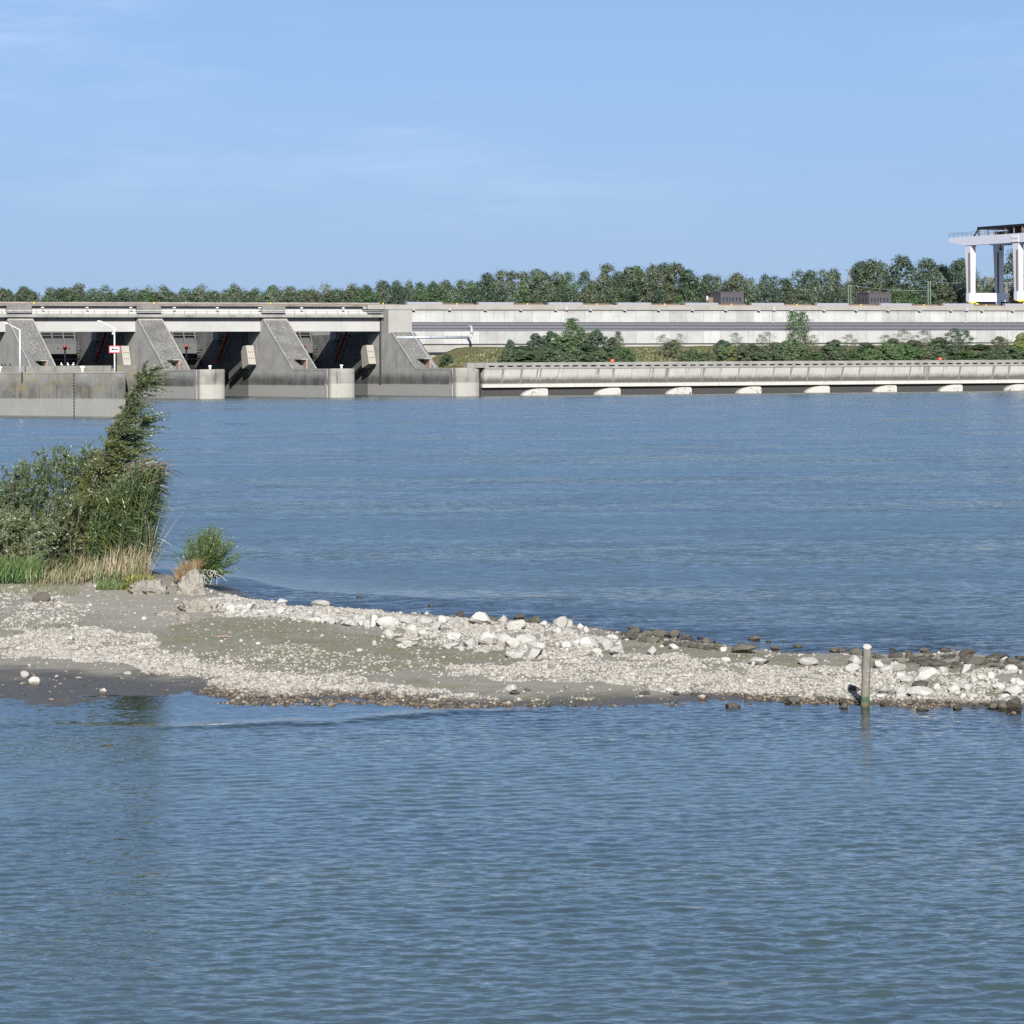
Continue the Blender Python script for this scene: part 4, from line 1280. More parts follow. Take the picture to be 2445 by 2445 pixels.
def crown_proto(seed, profile, nclump=30, per=90, leaf=(0.015, 0.026), spread=0.84, dens=1.0):
    """profile: list of (height 0..1, radius) giving the crown outline of a tree one unit tall"""
    r = np.random.default_rng(seed)
    hs, rr = np.array([p[0] for p in profile]), np.array([p[1] for p in profile])
    Cs, Ns = [], []
    for i in range(nclump):
        h = hs[0] + (hs[-1] - hs[0]) * (i + r.uniform(0, 1)) / nclump
        R = np.interp(h, hs, rr)
        a = r.uniform(0, 2 * math.pi)
        q = R * math.sqrt(r.uniform(0.08, 1.0)) * 0.85
        c = np.array([q * math.cos(a), q * math.sin(a), h])
        cr_ = r.uniform(0.055, 0.105) * spread
        n = int(per * (cr_ / 0.08) ** 2 * dens)
        d = r.normal(size=(n, 3))
        d /= np.linalg.norm(d, axis=1, keepdims=True)
        d[:, 2] = np.where(d[:, 2] < -0.3, -d[:, 2], d[:, 2])
        p = c + d * cr_ * r.uniform(0.35, 1.0, (n, 1)) ** 0.7 * (1 + 0.35 * np.abs(r.normal(size=(n, 1))) * (r.uniform(size=(n, 1)) < 0.3)) * np.array([1.0, 1.0, 0.95])
        Cs.append(p)
        Ns.append(d)
    c, d = np.concatenate(Cs), np.concatenate(Ns)
    n = len(c)
    nrm = d * 1.0 + r.normal(size=(n, 3)) * 0.33 + np.array([0, 0, 0.25])
    ax = np.cross(nrm, r.normal(size=(n, 3)))
    L = r.uniform(*leaf, n)
    V, F = leaf_quads(c, ax, nrm / np.linalg.norm(nrm, axis=1, keepdims=True), L, L * 0.72)
    return npmesh('crown', V, F, M['leaf'])


def trunk_proto(seed, top=0.75, r0=0.014, nb=9, mat='bark'):
    r = random.Random(seed)
    mb = MB()
    pts = [(0, 0, 0)]
    for k in range(1, 6):
        pts.append((pts[-1][0] + r.uniform(-0.012, 0.012), pts[-1][1] + r.uniform(-0.012, 0.012), top * k / 5))
    for k in range(5):
        mb.tube(pts[k], pts[k + 1], r0 * (1 - k / 5.5), r0 * (1 - (k + 1) / 5.5), 6)
    for b in range(nb):
        k = r.randint(1, 4)
        a = r.uniform(0, 6.28)
        L = r.uniform(0.12, 0.26)
        p = pts[k]
        q = (p[0] + math.cos(a) * L * 0.7, p[1] + math.sin(a) * L * 0.7, p[2] + L)
        mb.tube(p, q, r0 * 0.45, r0 * 0.12, 5)
        a2 = a + r.uniform(-0.8, 0.8)
        mb.tube(q, (q[0] + math.cos(a2) * 0.08, q[1] + math.sin(a2) * 0.08, q[2] + 0.1), r0 * 0.15, r0 * 0.05, 4)
    o = mb.build('trunk', M[mat])
    me = o.data
    bpy.data.objects.remove(o)
    return me


PROF = {
    'round': [(0.22, 0.10), (0.35, 0.21), (0.55, 0.26), (0.75, 0.22), (0.9, 0.12), (0.97, 0.04)],
    'tall': [(0.2, 0.07), (0.4, 0.14), (0.6, 0.16), (0.8, 0.11), (0.97, 0.03)],
    'ragged': [(0.2, 0.12), (0.4, 0.2), (0.6, 0.17), (0.75, 0.21), (0.9, 0.09), (0.98, 0.03)],
    'broad': [(0.15, 0.2), (0.35, 0.33), (0.55, 0.35), (0.75, 0.27), (0.93, 0.1)],
    'bush': [(0.04, 0.36), (0.25, 0.52), (0.5, 0.5), (0.75, 0.34), (0.92, 0.13)],
    'poplar': [(0.1, 0.10), (0.3, 0.14), (0.55, 0.15), (0.8, 0.11), (0.97, 0.03)],
}
CROWN = {}
for nm, kw in (('round', dict(nclump=84, dens=1.3)), ('tall', dict(nclump=64, dens=1.25)), ('ragged', dict(nclump=60, dens=0.8)), ('broad', dict(nclump=95)), ('bush', dict(nclump=80, spread=1.3, leaf=(0.03, 0.055), per=75)), ('poplar', dict(nclump=64, dens=0.9))):
    CROWN[nm] = [crown_proto(100 + 7 * k + len(nm), PROF[nm], **kw) for k in range(2)]
SPARSE = [crown_proto(300 + k, PROF['ragged'], nclump=62, dens=0.45) for k in range(2)]
TRUNK = [trunk_proto(k) for k in range(3)]
PALETRUNK = [trunk_proto(10 + k, 0.85, 0.011, 12, 'palebark') for k in range(2)]
STEM = [trunk_proto(20 + k, 0.55, 0.02, 12) for k in range(2)]
TONES = {'dark': (0.60, 0.74, 0.74), 'mid': (0.95, 1.02, 0.95), 'green': (0.85, 1.15, 0.8), 'olive': (1.2, 1.1, 1.1), 'silver': (1.3, 1.32, 1.5), 'dry': (1.6, 1.35, 1.4), 'yellow': (1.8, 1.7, 0.9)}
tr_ = random.Random(12)
ADJ = {'dark': 'dark green', 'mid': 'mid green', 'green': 'fresh green', 'olive': 'olive', 'silver': 'silvery', 'dry': 'straw-grey', 'yellow': 'yellow-green'}
FORM = {'round': 'round-crowned', 'tall': 'slim', 'ragged': 'ragged', 'broad': 'broad', 'bush': 'rounded', 'poplar': 'upright'}
MARKS = [(45, 'the leftmost weir pier'), (130, 'the left weir bay'), (225, 'the arrow sign'), (350, 'the second weir pier'), (500, 'the middle weir bay'), (650, 'the third weir pier'), (780, 'the right weir bay'), (950, 'the end pier block'), (1090, 'the metal pipe elbow'),
         (1225, 'the left end of the dark thicket'), (1370, 'the pointed bush'), (1480, 'the right end of the dark thicket'), (1600, 'the two weedy shrubs'), (1730, 'the left control hut'), (1820, 'the hut-poplar gap'), (1905, 'the poplar pair'), (2040, 'the single line mast'), (2095, 'the right control hut'), (2170, 'the hut-mast gap'), (2228, 'the twin mast'), (2300, 'the crane cantilever'), (2400, 'the crane legs')]


def lab_near(u, tone, kind, noun, rel):
    m = min(MARKS, key=lambda q: abs(q[0] - u))
    side = 'straight' if abs(u - m[0]) < 12 else ('left' if u < m[0] else 'right')
    how = {'straight': '', 'left': ', left', 'right': ', right'}[side]
    return f"{ADJ[tone]} {FORM[kind]} {noun} {rel} {m[1]}{how}"




def plant(name, cat, loc, height, width, crown, tone, label, group, trunk=None):
    o = thing(name, loc, label, cat, group)
    o.rotation_euler = (0, 0, tr_.uniform(0, 6.28))
    o.scale = (width, width, height)
    j = (0.9 + 0.2 * tr_.random()) * (1.0 if cat == 'tree' else 1.35)
    c = bpy.data.objects.new('crown', crown)
    t = bpy.data.objects.new('trunk' if cat == 'tree' else 'stems', trunk or tr_.choice(TRUNK))
    for q in (c, t):
        C.objects.link(q)
        q.parent = o
    c.color = (*[x * j for x in TONES[tone]], 1)
    return o


TREES = []
tr0 = random.Random(77)
for k in range(30):
    TREES.append((-30 + k * 29 + tr0.uniform(-9, 9), tr0.uniform(688, 697), 1260, 'far'))
for k in range(44):
    TREES.append((840 + k * 37.5 + tr0.uniform(-10, 10), tr0.uniform(674, 686) if k < 9 else tr0.uniform(668, 686), 1100, 'back'))
for u, v in ((-40, 686), (15, 688), (62, 683), (120, 685), (150, 690), (186, 675), (222, 684), (252, 677), (300, 682), (325, 688), (352, 681), (392, 679), (440, 683), (482, 676), (512, 690), (560, 675), (585, 688), (612, 683), (650, 679), (690, 682), (716, 690), (745, 684), (778, 676), (806, 687)):
    TREES.append((u, v, 1180, 'far'))
for u, v in ((836, 682), (858, 686), (878, 677), (919, 669), (945, 668), (976, 668), (1004, 672), (1033, 671), (1069, 668), (1100, 667), (1123, 669), (1145, 672)):
    TREES.append((u, v, 1060, 'copse'))
for u, v in ((1162, 659), (1196, 653), (1224, 655), (1250, 657), (1279, 650), (1301, 658), (1337, 648), (1358, 654), (1394, 653), (1424, 672), (1451, 638), (1480, 657), (1505, 647), (1524, 645), (1555, 640), (1583, 636), (1619, 636), (1642, 653), (1666, 664), (1692, 662), (1712, 664), (1755, 660), (1786, 671), (1828, 661), (1850, 663), (1876, 671), (1907, 650), (1936, 653), (1973, 643), (1995, 648), (2052, 634), (2084, 628), (2107, 632), (2157, 619), (2221, 627), (2252, 640), (2283, 620), (2300, 626), (2318, 655), (2355, 665), (2375, 668), (2424, 603), (2452, 612)):
    TREES.append((u, v, 1000, 'right'))
ZG = 11.9
for u, v, Yd, zone in TREES:
    Yd = Yd + tr_.uniform(-25, 45)
    p = at(u, v, Yd)
    H_ = (p.z - ZG) * (1.02 if zone == 'right' else 0.97)
    if zone == 'far':
        kind = tr_.choice(['ragged', 'ragged', 'round', 'tall'])
        tone = tr_.choice(['olive', 'olive', 'mid', 'silver', 'green', 'dry'])
        lab, grp = 'grey-green tree in the far wood behind the weir bridge', 'far wood behind the weir'
        w = H_ * tr_.uniform(0.85, 1.15)
    elif zone == 'copse':
        kind = tr_.choice(['round', 'tall', 'round'])
        tone = tr_.choice(['green', 'green', 'mid', 'dark'])
        lab, grp = 'fresh green tree of the copse above the weir end pier', 'green copse above the end pier'
        w = H_ * tr_.uniform(0.75, 1.0)
    elif zone == 'back':
        kind = tr_.choice(['round', 'tall', 'ragged', 'round'])
        tone = tr_.choice(['olive', 'mid', 'green', 'dark', 'silver'])
        lab, grp = 'tree half hidden in the second row behind the powerhouse trees', 'second row of trees behind the powerhouse'
        w = H_ * tr_.uniform(0.8, 1.05)
    else:
        kind = tr_.choice(['round', 'tall', 'ragged', 'round'])
        tone = tr_.choice(['dark', 'mid', 'olive', 'dark', 'dark', 'silver', 'green'])
        lab, grp = 'mixed tall tree rising behind the long powerhouse roof', 'trees behind the powerhouse'
        w = H_ * tr_.uniform(0.85, 1.2)
        for (lo, hi, kd, tn, lb) in ((1160, 1165, 'round', 'dark', 'dense dark green tree left of the tall ragged group behind the powerhouse'),
                                     (1445, 1456, 'tall', 'olive', 'slim tree with visible pale trunk rising above its neighbours'),
                                     (1336, 1338, 'broad', 'silver', 'rounded silvery tree behind the powerhouse left of the slim tall tree'),
                                     (1582, 1584, 'round', 'dark', 'tallest dark green tree in front of the left control hut'),
                                     (1972, 1974, 'broad', 'silver', 'broad silver-leaved tree between the two control huts'),
                                     (2283, 2284, 'broad', 'dark', 'dense dark green tree just left of the crane leg'),
                                     (2424, 2425, 'tall', 'dark', 'dark tall tree seen between the crane legs')):
            if lo <= u <= hi:
                kind, tone, lab = kd, tn, lb
                grp = None
                w = H_ * (0.8 if kd == 'broad' else 1.0)
    if grp is not None:
        lab = lab_near(u, tone, kind, {'far': 'tree', 'copse': 'tree', 'right': 'tall tree', 'back': 'rear tree'}[zone], 'above')
    sparse = tone in ('dry',) or (tone == 'olive' and tr_.random() < 0.35)
    plant('tree', 'tree', (p.x, Yd, ZG), H_, w, tr_.choice(SPARSE) if sparse else tr_.choice(CROWN[kind]), tone, lab, grp, tr_.choice(PALETRUNK) if sparse or tr_.random() < 0.12 else None)
# lower growth that closes the foot of the wood
for k in range(88):
    u = -30 + k * 41 + tr_.uniform(-14, 14) if k < 62 else -20 + (k - 62) * 33 + tr_.uniform(-10, 10)
    far_ = u < 830
    Yd = (1130 if far_ else 985) + tr_.uniform(-15, 20)
    v = (696 if far_ else 688) + tr_.uniform(-8, 8)
    p = at(u, v, Yd)
    H_ = p.z - ZG
    tone = tr_.choice(['olive', 'mid', 'dark', 'green', 'silver'] if far_ else ['mid', 'dark', 'green', 'olive', 'silver', 'dark'])
    plant('understorey_tree', 'tree', (p.x, Yd, ZG), H_, H_ * tr_.uniform(0.9, 1.25), tr_.choice(CROWN[tr_.choice(['round', 'broad', 'ragged'])]), tone,
          lab_near(u, tone, 'bush', 'low tree', 'above'), 'low growth of the far wood' if far_ else 'low growth behind the powerhouse')


def bare_tree(u, v, Yd, label):
    p = at(u, v, Yd)
    H_ = p.z - ZG
    o = thing('bare_tree', (p.x, Yd, ZG), label, 'tree')
    r = random.Random(int(u))
    mb = MB()

    def grow(q, d, L, rd, dep):
        e = q + d * L
        mb.tube(q, e, rd, rd * 0.6, 4)
        if dep == 0:
            return
        for _ in range(3 if dep > 1 else 4):
            nd = (d + Vector((r.uniform(-0.55, 0.55), r.uniform(-0.55, 0.55), r.uniform(0.0, 0.35)))).normalized()
            grow(q + d * L * r.uniform(0.55, 1.0), nd, L * r.uniform(0.5, 0.72), rd * 0.55, dep - 1)
    base = Vector((p.x, Yd, ZG))
    mb.tube(base, base + Vector((0, 0, H_ * 0.42)), 0.3, 0.22, 6)
    mb.build('trunk', M['palebark'], o)
    mb.__init__()
    grow(base + Vector((0, 0, H_ * 0.42)), Vector((0.03, 0, 1)).normalized(), H_ * 0.27, 0.2, 4)
    mb.build('crown', M['palebark'], o)


bare_tree(2022, 624, 1005, 'bare pale dead tree standing above the silver-leaved tree')
bare_tree(2188, 630, 1005, 'thin bare pale tree left of the dense dark tree by the crane')
bare_tree(2352, 655, 1010, 'leafless thin tree seen under the crane girder')

# shrubs on the bank: (u, v of top, width px, prototype, tone, label)
SHRUBS = [
    (1066, 845, 34, 'bush', 'dark', 'small round dark bush at the left foot of the grass bank'),
    (1218, 812, 34, 'bush', 'dark', None), (1245, 826, 60, 'bush', 'dark', None), (1282, 797, 52, 'bush', 'dark', None), (1316, 792, 52, 'bush', 'dark', None),
    (1368, 761, 46, 'tall', 'green', 'tall pointed bush crowning the dark thicket on the bank'),
    (1350, 800, 70, 'bush', 'green', None), (1392, 790, 60, 'bush', 'mid', None), (1426, 789, 56, 'bush', 'dark', None), (1460, 806, 44, 'bush', 'dark', None), (1476, 791, 24, 'poplar', 'mid', None),
    (1330, 826, 70, 'bush', 'dark', None), (1400, 824, 80, 'bush', 'dark', None), (1450, 834, 60, 'bush', 'dark', None), (1490, 842, 40, 'bush', 'mid', None),
    (1582, 800, 36, 'ragged', 'olive', 'thin weedy shrub left on the open grass bank'), (1624, 797, 26, 'ragged', 'olive', 'thin weedy shrub standing right of its twin on the grass bank'), (1606, 812, 44, 'bush', 'olive', None),
    (1727, 812, 46, 'bush', 'dark', None), (1756, 795, 32, 'ragged', 'mid', None), (1790, 822, 60, 'bush', 'mid', None), (1816, 799, 24, 'ragged', 'olive', None), (1834, 793, 34, 'ragged', 'silver', None), (1850, 818, 50, 'bush', 'olive', None),
    (1896, 744, 40, 'poplar', 'green', 'young poplar, left stem of the pair in front of the louvres'), (1916, 745, 40, 'poplar', 'mid', 'young poplar, right stem of the pair in front of the louvres'),
    (1880, 815, 50, 'bush', 'olive', None), (1942, 800, 30, 'ragged', 'olive', None), (1990, 812, 60, 'bush', 'mid', None), (2010, 832, 50, 'bush', 'yellow', 'yellow-green bush right of the poplar pair'),
    (2027, 799, 40, 'ragged', 'mid', None), (2070, 818, 60, 'bush', 'mid', None), (2115, 800, 40, 'ragged', 'mid', None), (2132, 808, 44, 'bush', 'olive', None), (2157, 788, 44, 'ragged', 'olive', None),
    (2206, 789, 50, 'ragged', 'dark', None), (2180, 812, 60, 'bush', 'olive', None), (2240, 806, 56, 'bush', 'mid', None), (2277, 782, 52, 'broad', 'dark', 'taller spreading bush on the bank below the crane'), (2300, 786, 50, 'broad', 'dark', None),
    (2340, 822, 60, 'bush', 'mid', None), (2387, 804, 40, 'round', 'olive', None), (2402, 810, 40, 'ragged', 'yellow', None), (2440, 796, 50, 'bush', 'yellow', None),
]
bp = random.Random(5)
for k in range(26):
    u = 1650 + k * 33 + bp.uniform(-10, 10)
    SHRUBS.append((u, 829 + bp.uniform(-12, 12), bp.uniform(40, 66), 'bush', bp.choice(['mid', 'dark', 'green', 'olive', 'yellow', 'green', 'mid']), 'FRONT'))
for k in range(13):
    SHRUBS.append((1218 + k * 22 + bp.uniform(-6, 6), 838 + bp.uniform(-10, 8), bp.uniform(46, 66), 'bush', bp.choice(['dark', 'dark', 'green', 'mid']), 'FRONT'))
for u, v, w, kind, tone, lab in SHRUBS:
    w = w * 1.25
    t = bp.uniform(-26, -14) if lab != 'FRONT' else bp.uniform(-9, -5)
    if kind == 'poplar' and u > 1800:
        t = -14
    du = u - 1222.5
    x, z = ray(u, v)
    k = (t - math.cos(TH) * OY) / (x * NX + NY)
    X_, Y_ = k * x, k
    s = (X_ - OX) * EX + (Y_ - OY) * EY
    zb = float(bank_z(np.array([s]), np.array([t]))[0]) - 0.1
    H_ = CAMZ + z * k - zb
    if tone == 'dark' and lab == 'FRONT':
        tone = 'mid'
    W_ = w * k / FPX / {'bush': 1.05, 'tall': 0.34, 'ragged': 0.42, 'poplar': 0.32, 'broad': 0.72, 'round': 0.52}[kind]
    if lab == 'FRONT' or lab is None:
        front_ = lab == 'FRONT'
        lab = ('low leafy shrub just behind the tailrace parapet' if lab else ('dark shrub of the dense thicket on the bank' if u < 1500 else 'leafy shrub on the bank below the powerhouse wall'))
        grp = lab[:40] + ' group'
        grp = {'low': 'low shrubs behind the parapet', 'dar': 'dark thicket on the bank', 'lea': 'shrubs on the bank'}[lab[:3]]
        lab = lab_near(u, tone, kind, 'low shrub' if front_ else 'shrub', 'behind parapet below' if front_ else 'on the bank below')
    else:
        grp = None
    cm_ = tr_.choice(SPARSE) if kind == 'ragged' else tr_.choice(CROWN[kind])
    plant('shrub', 'shrub', (X_, Y_, zb), H_, W_, cm_, tone, lab, grp, tr_.choice(STEM))

# rough grass on the bank
r = np.random.default_rng(3)
n = 18000
s = r.uniform(-7, 165, n)
t = -3.2 - 26 * r.uniform(0, 1, n)
zb = bank_z(s, t)
c = np.stack([OX + s * EX + t * NX, OY + s * EY + t * NY, zb], 1)
ln = r.uniform(0.3, 0.8, n)
ax = r.normal(size=(n, 3)) * 0.35 + np.array([0, 0, 1.0])
V, F = leaf_quads(c + np.array([0, 0, 1.0]) * ln[:, None] * 0.35, ax, r.normal(size=(n, 3)) + np.array([0.2, -1.2, 0.3]), ln, ln * 0.5)
o = bpy.data.objects.new('bank_grass', npmesh('bank_grass', V, F, M['bankgrass']))
C.objects.link(o)
tag(o, 'rough olive grass covering the bank behind the tailrace wall', 'grass', kind='stuff')

# ------------------------------------------------------------------ stones of the spit
def ico(sub):
    import bmesh
    bm = bmesh.new()
    bmesh.ops.create_icosphere(bm, subdivisions=sub, radius=1.0)
    V = np.array([v.co[:] for v in bm.verts])
    F = np.array([[v.index for v in f.verts] for f in bm.faces])
    bm.free()
    return V, F


def rock_proto(seed, planes=9, cut=(0.45, 0.85), rough=0.05):
    """a block knocked flat on several sides"""
    r = np.random.default_rng(seed)
    V, F = ico(4)
    V = V * r.uniform(0.85, 1.15, 3)
    for _ in range(planes):
        n = r.normal(size=3)
        n /= np.linalg.norm(n)
        d = r.uniform(*cut)
        k = V @ n - d
        V = V - np.where(k > 0, k * 0.93, 0)[:, None] * n
    V = V + (np.stack([fbm(V[:, 0] * 2.2 + 9 * j, V[:, 1] * 2.2 + V[:, 2] * 1.7, 3, seed + j) for j in range(3)], 1) - 0.5) * rough * 3.2
    V /= np.abs(V).max(0)
    return V, F


ROCKS = []
for k in range(12):
    V, F = rock_proto(40 + k)
    ROCKS.append([npmesh('boulder', V, F, M['rock'], False), npmesh('boulder', V, F, M['wetrock'], False)])
rk = random.Random(21)


BM = [(480, 1430, 'the small willow'), (766, 1449, 'the long low shore boulder'), (928, 1525, 'the upright boulder'), (967, 1541, 'the flat pale slab'), (1142, 1492, 'the big rounded boulder on the far edge'), (1222, 1504, 'the broad flat-topped boulder'),
      (1333, 1498, 'the highest rounded boulder'), (1166, 1543, 'the big blocky boulder'), (1274, 1571, 'the boulder fronting the central pile'), (1445, 1552, 'the tall boulder of the middle pile'), (1556, 1563, 'the lone pale boulder'), (1575, 1520, 'the dark rock ledge'), (1784, 1560, 'the long flat brown block'),
      (1815, 1591, 'the wide boulder on dark mud'), (1929, 1589, 'the pointed boulder'), (2066, 1640, 'the wooden post'), (2140, 1603, 'the overhanging boulder'), (2217, 1624, 'the large cracked boulder'), (2240, 1592, 'the pale-topped brown block'), (2197, 1667, 'the biggest front boulder'), (2308, 1650, 'the tall boulder at the right'),
      (2327, 1588, 'the broad dark rear rock'), (2425, 1695, 'the big dark edge rock'), (82, 1636, 'the two stones on wet sand'), (247, 1656, 'the pointed stone in the shallows'), (1749, 1696, 'the smooth dark stone'), (536, 1523, 'the driftwood stick'), (1219, 1650, 'the pale block on mud'), (97, 1437, 'the rounded grey-brown boulder')]


def near_label(u, v, w, wet):
    m = min(BM, key=lambda q: math.hypot(q[0] - u, (q[1] - v) * 2))
    dx, dv = u - m[0], (v - m[1]) * 2
    rel = ('right of' if dx > 0 else 'left of') if abs(dx) > abs(dv) else ('in front of' if dv > 0 else 'behind')
    size = 'tiny' if w < 13 else ('small' if w < 24 else ('middling' if w < 36 else 'large'))
    far_ = '' if math.hypot(dx, dv) < 45 else 'well '
    return f"{size} {'wet brown stone' if wet else 'pale limestone boulder'} {far_}{rel} {m[2]}"


LOOSE = {False: [], True: []}                                 # small loose stones, joined into one mass each


def loose(u, v, w, h, wet=False):
    x, y, z = spot(u, v)
    px = y / FPX
    LOOSE[wet].append((x, y, max(z, -0.04), w * px * 0.5, h * px))


def boulder(u, v, w, h, wet=False, label=None, group=None, flat=1.0):
    """u: middle, v: foot, w and h: size in photo pixels"""
    x, y, z = spot(u, v)
    px = y / FPX
    o = bpy.data.objects.new('boulder', rk.choice(ROCKS)[1 if wet else 0])
    C.objects.link(o)
    W, H_ = w * px * 0.5, max(h * px, 0.05)
    dp = W * rk.uniform(0.75, 1.1)
    o.scale = (W * 1.06, dp, H_ * 0.62)
    o.location = (x, y + dp * 0.5, max(z, -0.05) + H_ * 0.40)
    o.rotation_euler = (rk.uniform(-0.2, 0.2), rk.uniform(-0.2, 0.2), rk.choice([0, math.pi]) + rk.uniform(-0.5, 0.5))
    if not label:
        label = near_label(u, v, w, wet)
        group = 'wet stones along the water' if wet else 'pale boulders of the spit'
    tag(o, label, 'boulder', group)
    return o


PALE = [
    (674, 1445, 28, 16, 'pointed pale boulder on the far shore right of the small willow'), (766, 1449, 43, 16, 'long low pale boulder on the far shore near two dark stones'),
    (893, 1496, 34, 30, None), (928, 1497, 60, 32, 'large angular pale boulder at the left end of the main boulder ridge'), (970, 1490, 28, 20, None), (1014, 1490, 40, 24, None), (1039, 1505, 28, 21, None), (1054, 1488, 28, 18, None), (983, 1515, 28, 24, None),
    (1008, 1522, 34, 17, None), (928, 1525, 26, 23, 'upright pale boulder standing in front of the boulder ridge'), (967, 1541, 58, 14, 'flat pale slab in front of the boulder ridge'), (1078, 1528, 44, 18, None), (1075, 1547, 46, 12, None),
    (1142, 1492, 58, 30, 'big rounded pale boulder on the far edge of the spit'), (1200, 1490, 22, 20, None), (1222, 1504, 68, 28, 'broad flat-topped pale boulder on the far edge of the spit'), (1299, 1498, 22, 16, None),
    (1333, 1498, 44, 30, 'highest rounded pale boulder on the far edge, with a stone leaning on its right'), (1362, 1499, 24, 23, None), (1386, 1506, 17, 17, None), (1401, 1510, 17, 14, None), (1329, 1515, 26, 17, None),
    (1166, 1543, 46, 34, 'big blocky pale boulder at the left of the central pile'), (1208, 1540, 44, 28, None), (1225, 1549, 40, 25, None), (1254, 1540, 52, 25, None), (1286, 1551, 31, 19, None), (1231, 1571, 48, 22, None), (1274, 1571, 54, 26, 'large pale boulder in front of the central pile'),
    (1079, 1528, 46, 18, None), (1120, 1548, 33, 25, None), (1154, 1560, 31, 11, None), (1354, 1548, 31, 18, None), (1405, 1546, 42, 24, None), (1445, 1552, 40, 31, 'tall pale boulder at the right of the pile in the middle of the spit'), (1475, 1565, 44, 25, None), (1425, 1565, 30, 17, None), (1379, 1540, 20, 13, None), (1460, 1526, 32, 11, None),
    (1556, 1563, 24, 20, 'lone pale boulder right of the central piles'), (1219, 1650, 28, 16, 'pale block on the dark mud near the front shore'), (1608, 1550, 27, 13, None), (1726, 1557, 19, 12, None), (1733, 1581, 24, 12, None),
    (1815, 1591, 54, 22, 'wide pale boulder with a second stone against its left, on dark mud'), (1799, 1590, 16, 15, None), (1929, 1589, 50, 26, 'pointed pale boulder left of the wooden post'), (1599, 1655, 27, 14, None), (2022, 1649, 28, 23, None), (1907, 1568, 10, 8, None),
    (2040, 1590, 34, 26, 'pale boulder directly left of the wooden post'), (2037, 1606, 44, 22, None), (2097, 1597, 33, 20, None), (2118, 1607, 36, 18, None), (2140, 1603, 44, 21, 'pale boulder with overhanging right edge, right of the wooden post'),
    (2217, 1624, 52, 31, 'large cracked pale boulder on the right part of the spit'), (2257, 1608, 29, 18, None), (2310, 1606, 46, 19, 'long pale boulder below the dark rocks on the right'), (2416, 1606, 32, 19, None), (2330, 1632, 23, 18, None),
    (2164, 1632, 31, 19, None), (2149, 1621, 28, 16, None), (2110, 1656, 31, 23, 'square pale block just right of the wooden post'), (2148, 1658, 28, 25, None), (2197, 1667, 66, 28, 'biggest pale boulder near the front shore right of the post'), (2240, 1649, 26, 17, None),
    (2276, 1655, 34, 22, None), (2308, 1650, 32, 25, 'tall pale boulder near the right end of the spit'), (2324, 1668, 26, 12, None), (2299, 1668, 25, 14, None), (2152, 1668, 26, 14, None), (2103, 1667, 23, 10, None), (2021, 1649, 28, 23, None),
    (2386, 1648, 28, 18, None), (2418, 1632, 23, 14, None), (2346, 1640, 26, 14, None), (2366, 1621, 23, 17, None), (2420, 1660, 46, 26, None), (2440, 1640, 30, 20, None), (2400, 1668, 24, 12, None),
    (57, 1618, 22, 16, 'pale stone on dark wet sand, behind its larger neighbour'), (82, 1636, 28, 20, 'larger pale stone on dark wet sand at the far left'), (247, 1656, 19, 14, 'pointed pale stone at the edge of the shallow water'), (123, 1435, 15, 11, None),
    (304, 1612, 20, 8, None), (134, 1619, 10, 9, None), (170, 1530, 15, 13, None), (262, 1582, 16, 7, None), (140, 1482, 14, 9, None), (345, 1480, 14, 8, None), (530, 1536, 14, 8, None), (574, 1532, 12, 8, None), (615, 1540, 14, 7, None),
    (505, 1418, 10, 10, None), (860, 1556, 17, 8, None), (769, 1520, 10, 6, None), (1001, 1554, 12, 5, None), (545, 1600, 12, 8, None), (1412, 1645, 10, 8, None), (1790, 1660, 14, 8, None), (2080, 1690 - 12, 12, 14, None)]
for u, v, w, h, lab in PALE:
    boulder(u, v, w, h, False, lab)
for k in range(60):                                          # the ridge of rubble on the left and loose medium stones
    a = rk.random()
    u = 540 + 340 * a + rk.uniform(-20, 20)
    v = 1448 + 34 * a + rk.uniform(0, 20)
    boulder(u, v, rk.uniform(14, 34), rk.uniform(8, 19), False)
for k in range(44):
    u = rk.uniform(1990, 2445)
    v = rk.uniform(1600, 1668)
    loose(u, v, rk.uniform(9, 20), rk.uniform(6, 12))
for k in range(46):
    u = rk.uniform(880, 1500)
    v = 1490 + (u - 880) * 0.06 + rk.uniform(0, 56)
    loose(u, v, rk.uniform(9, 22), rk.uniform(6, 13))
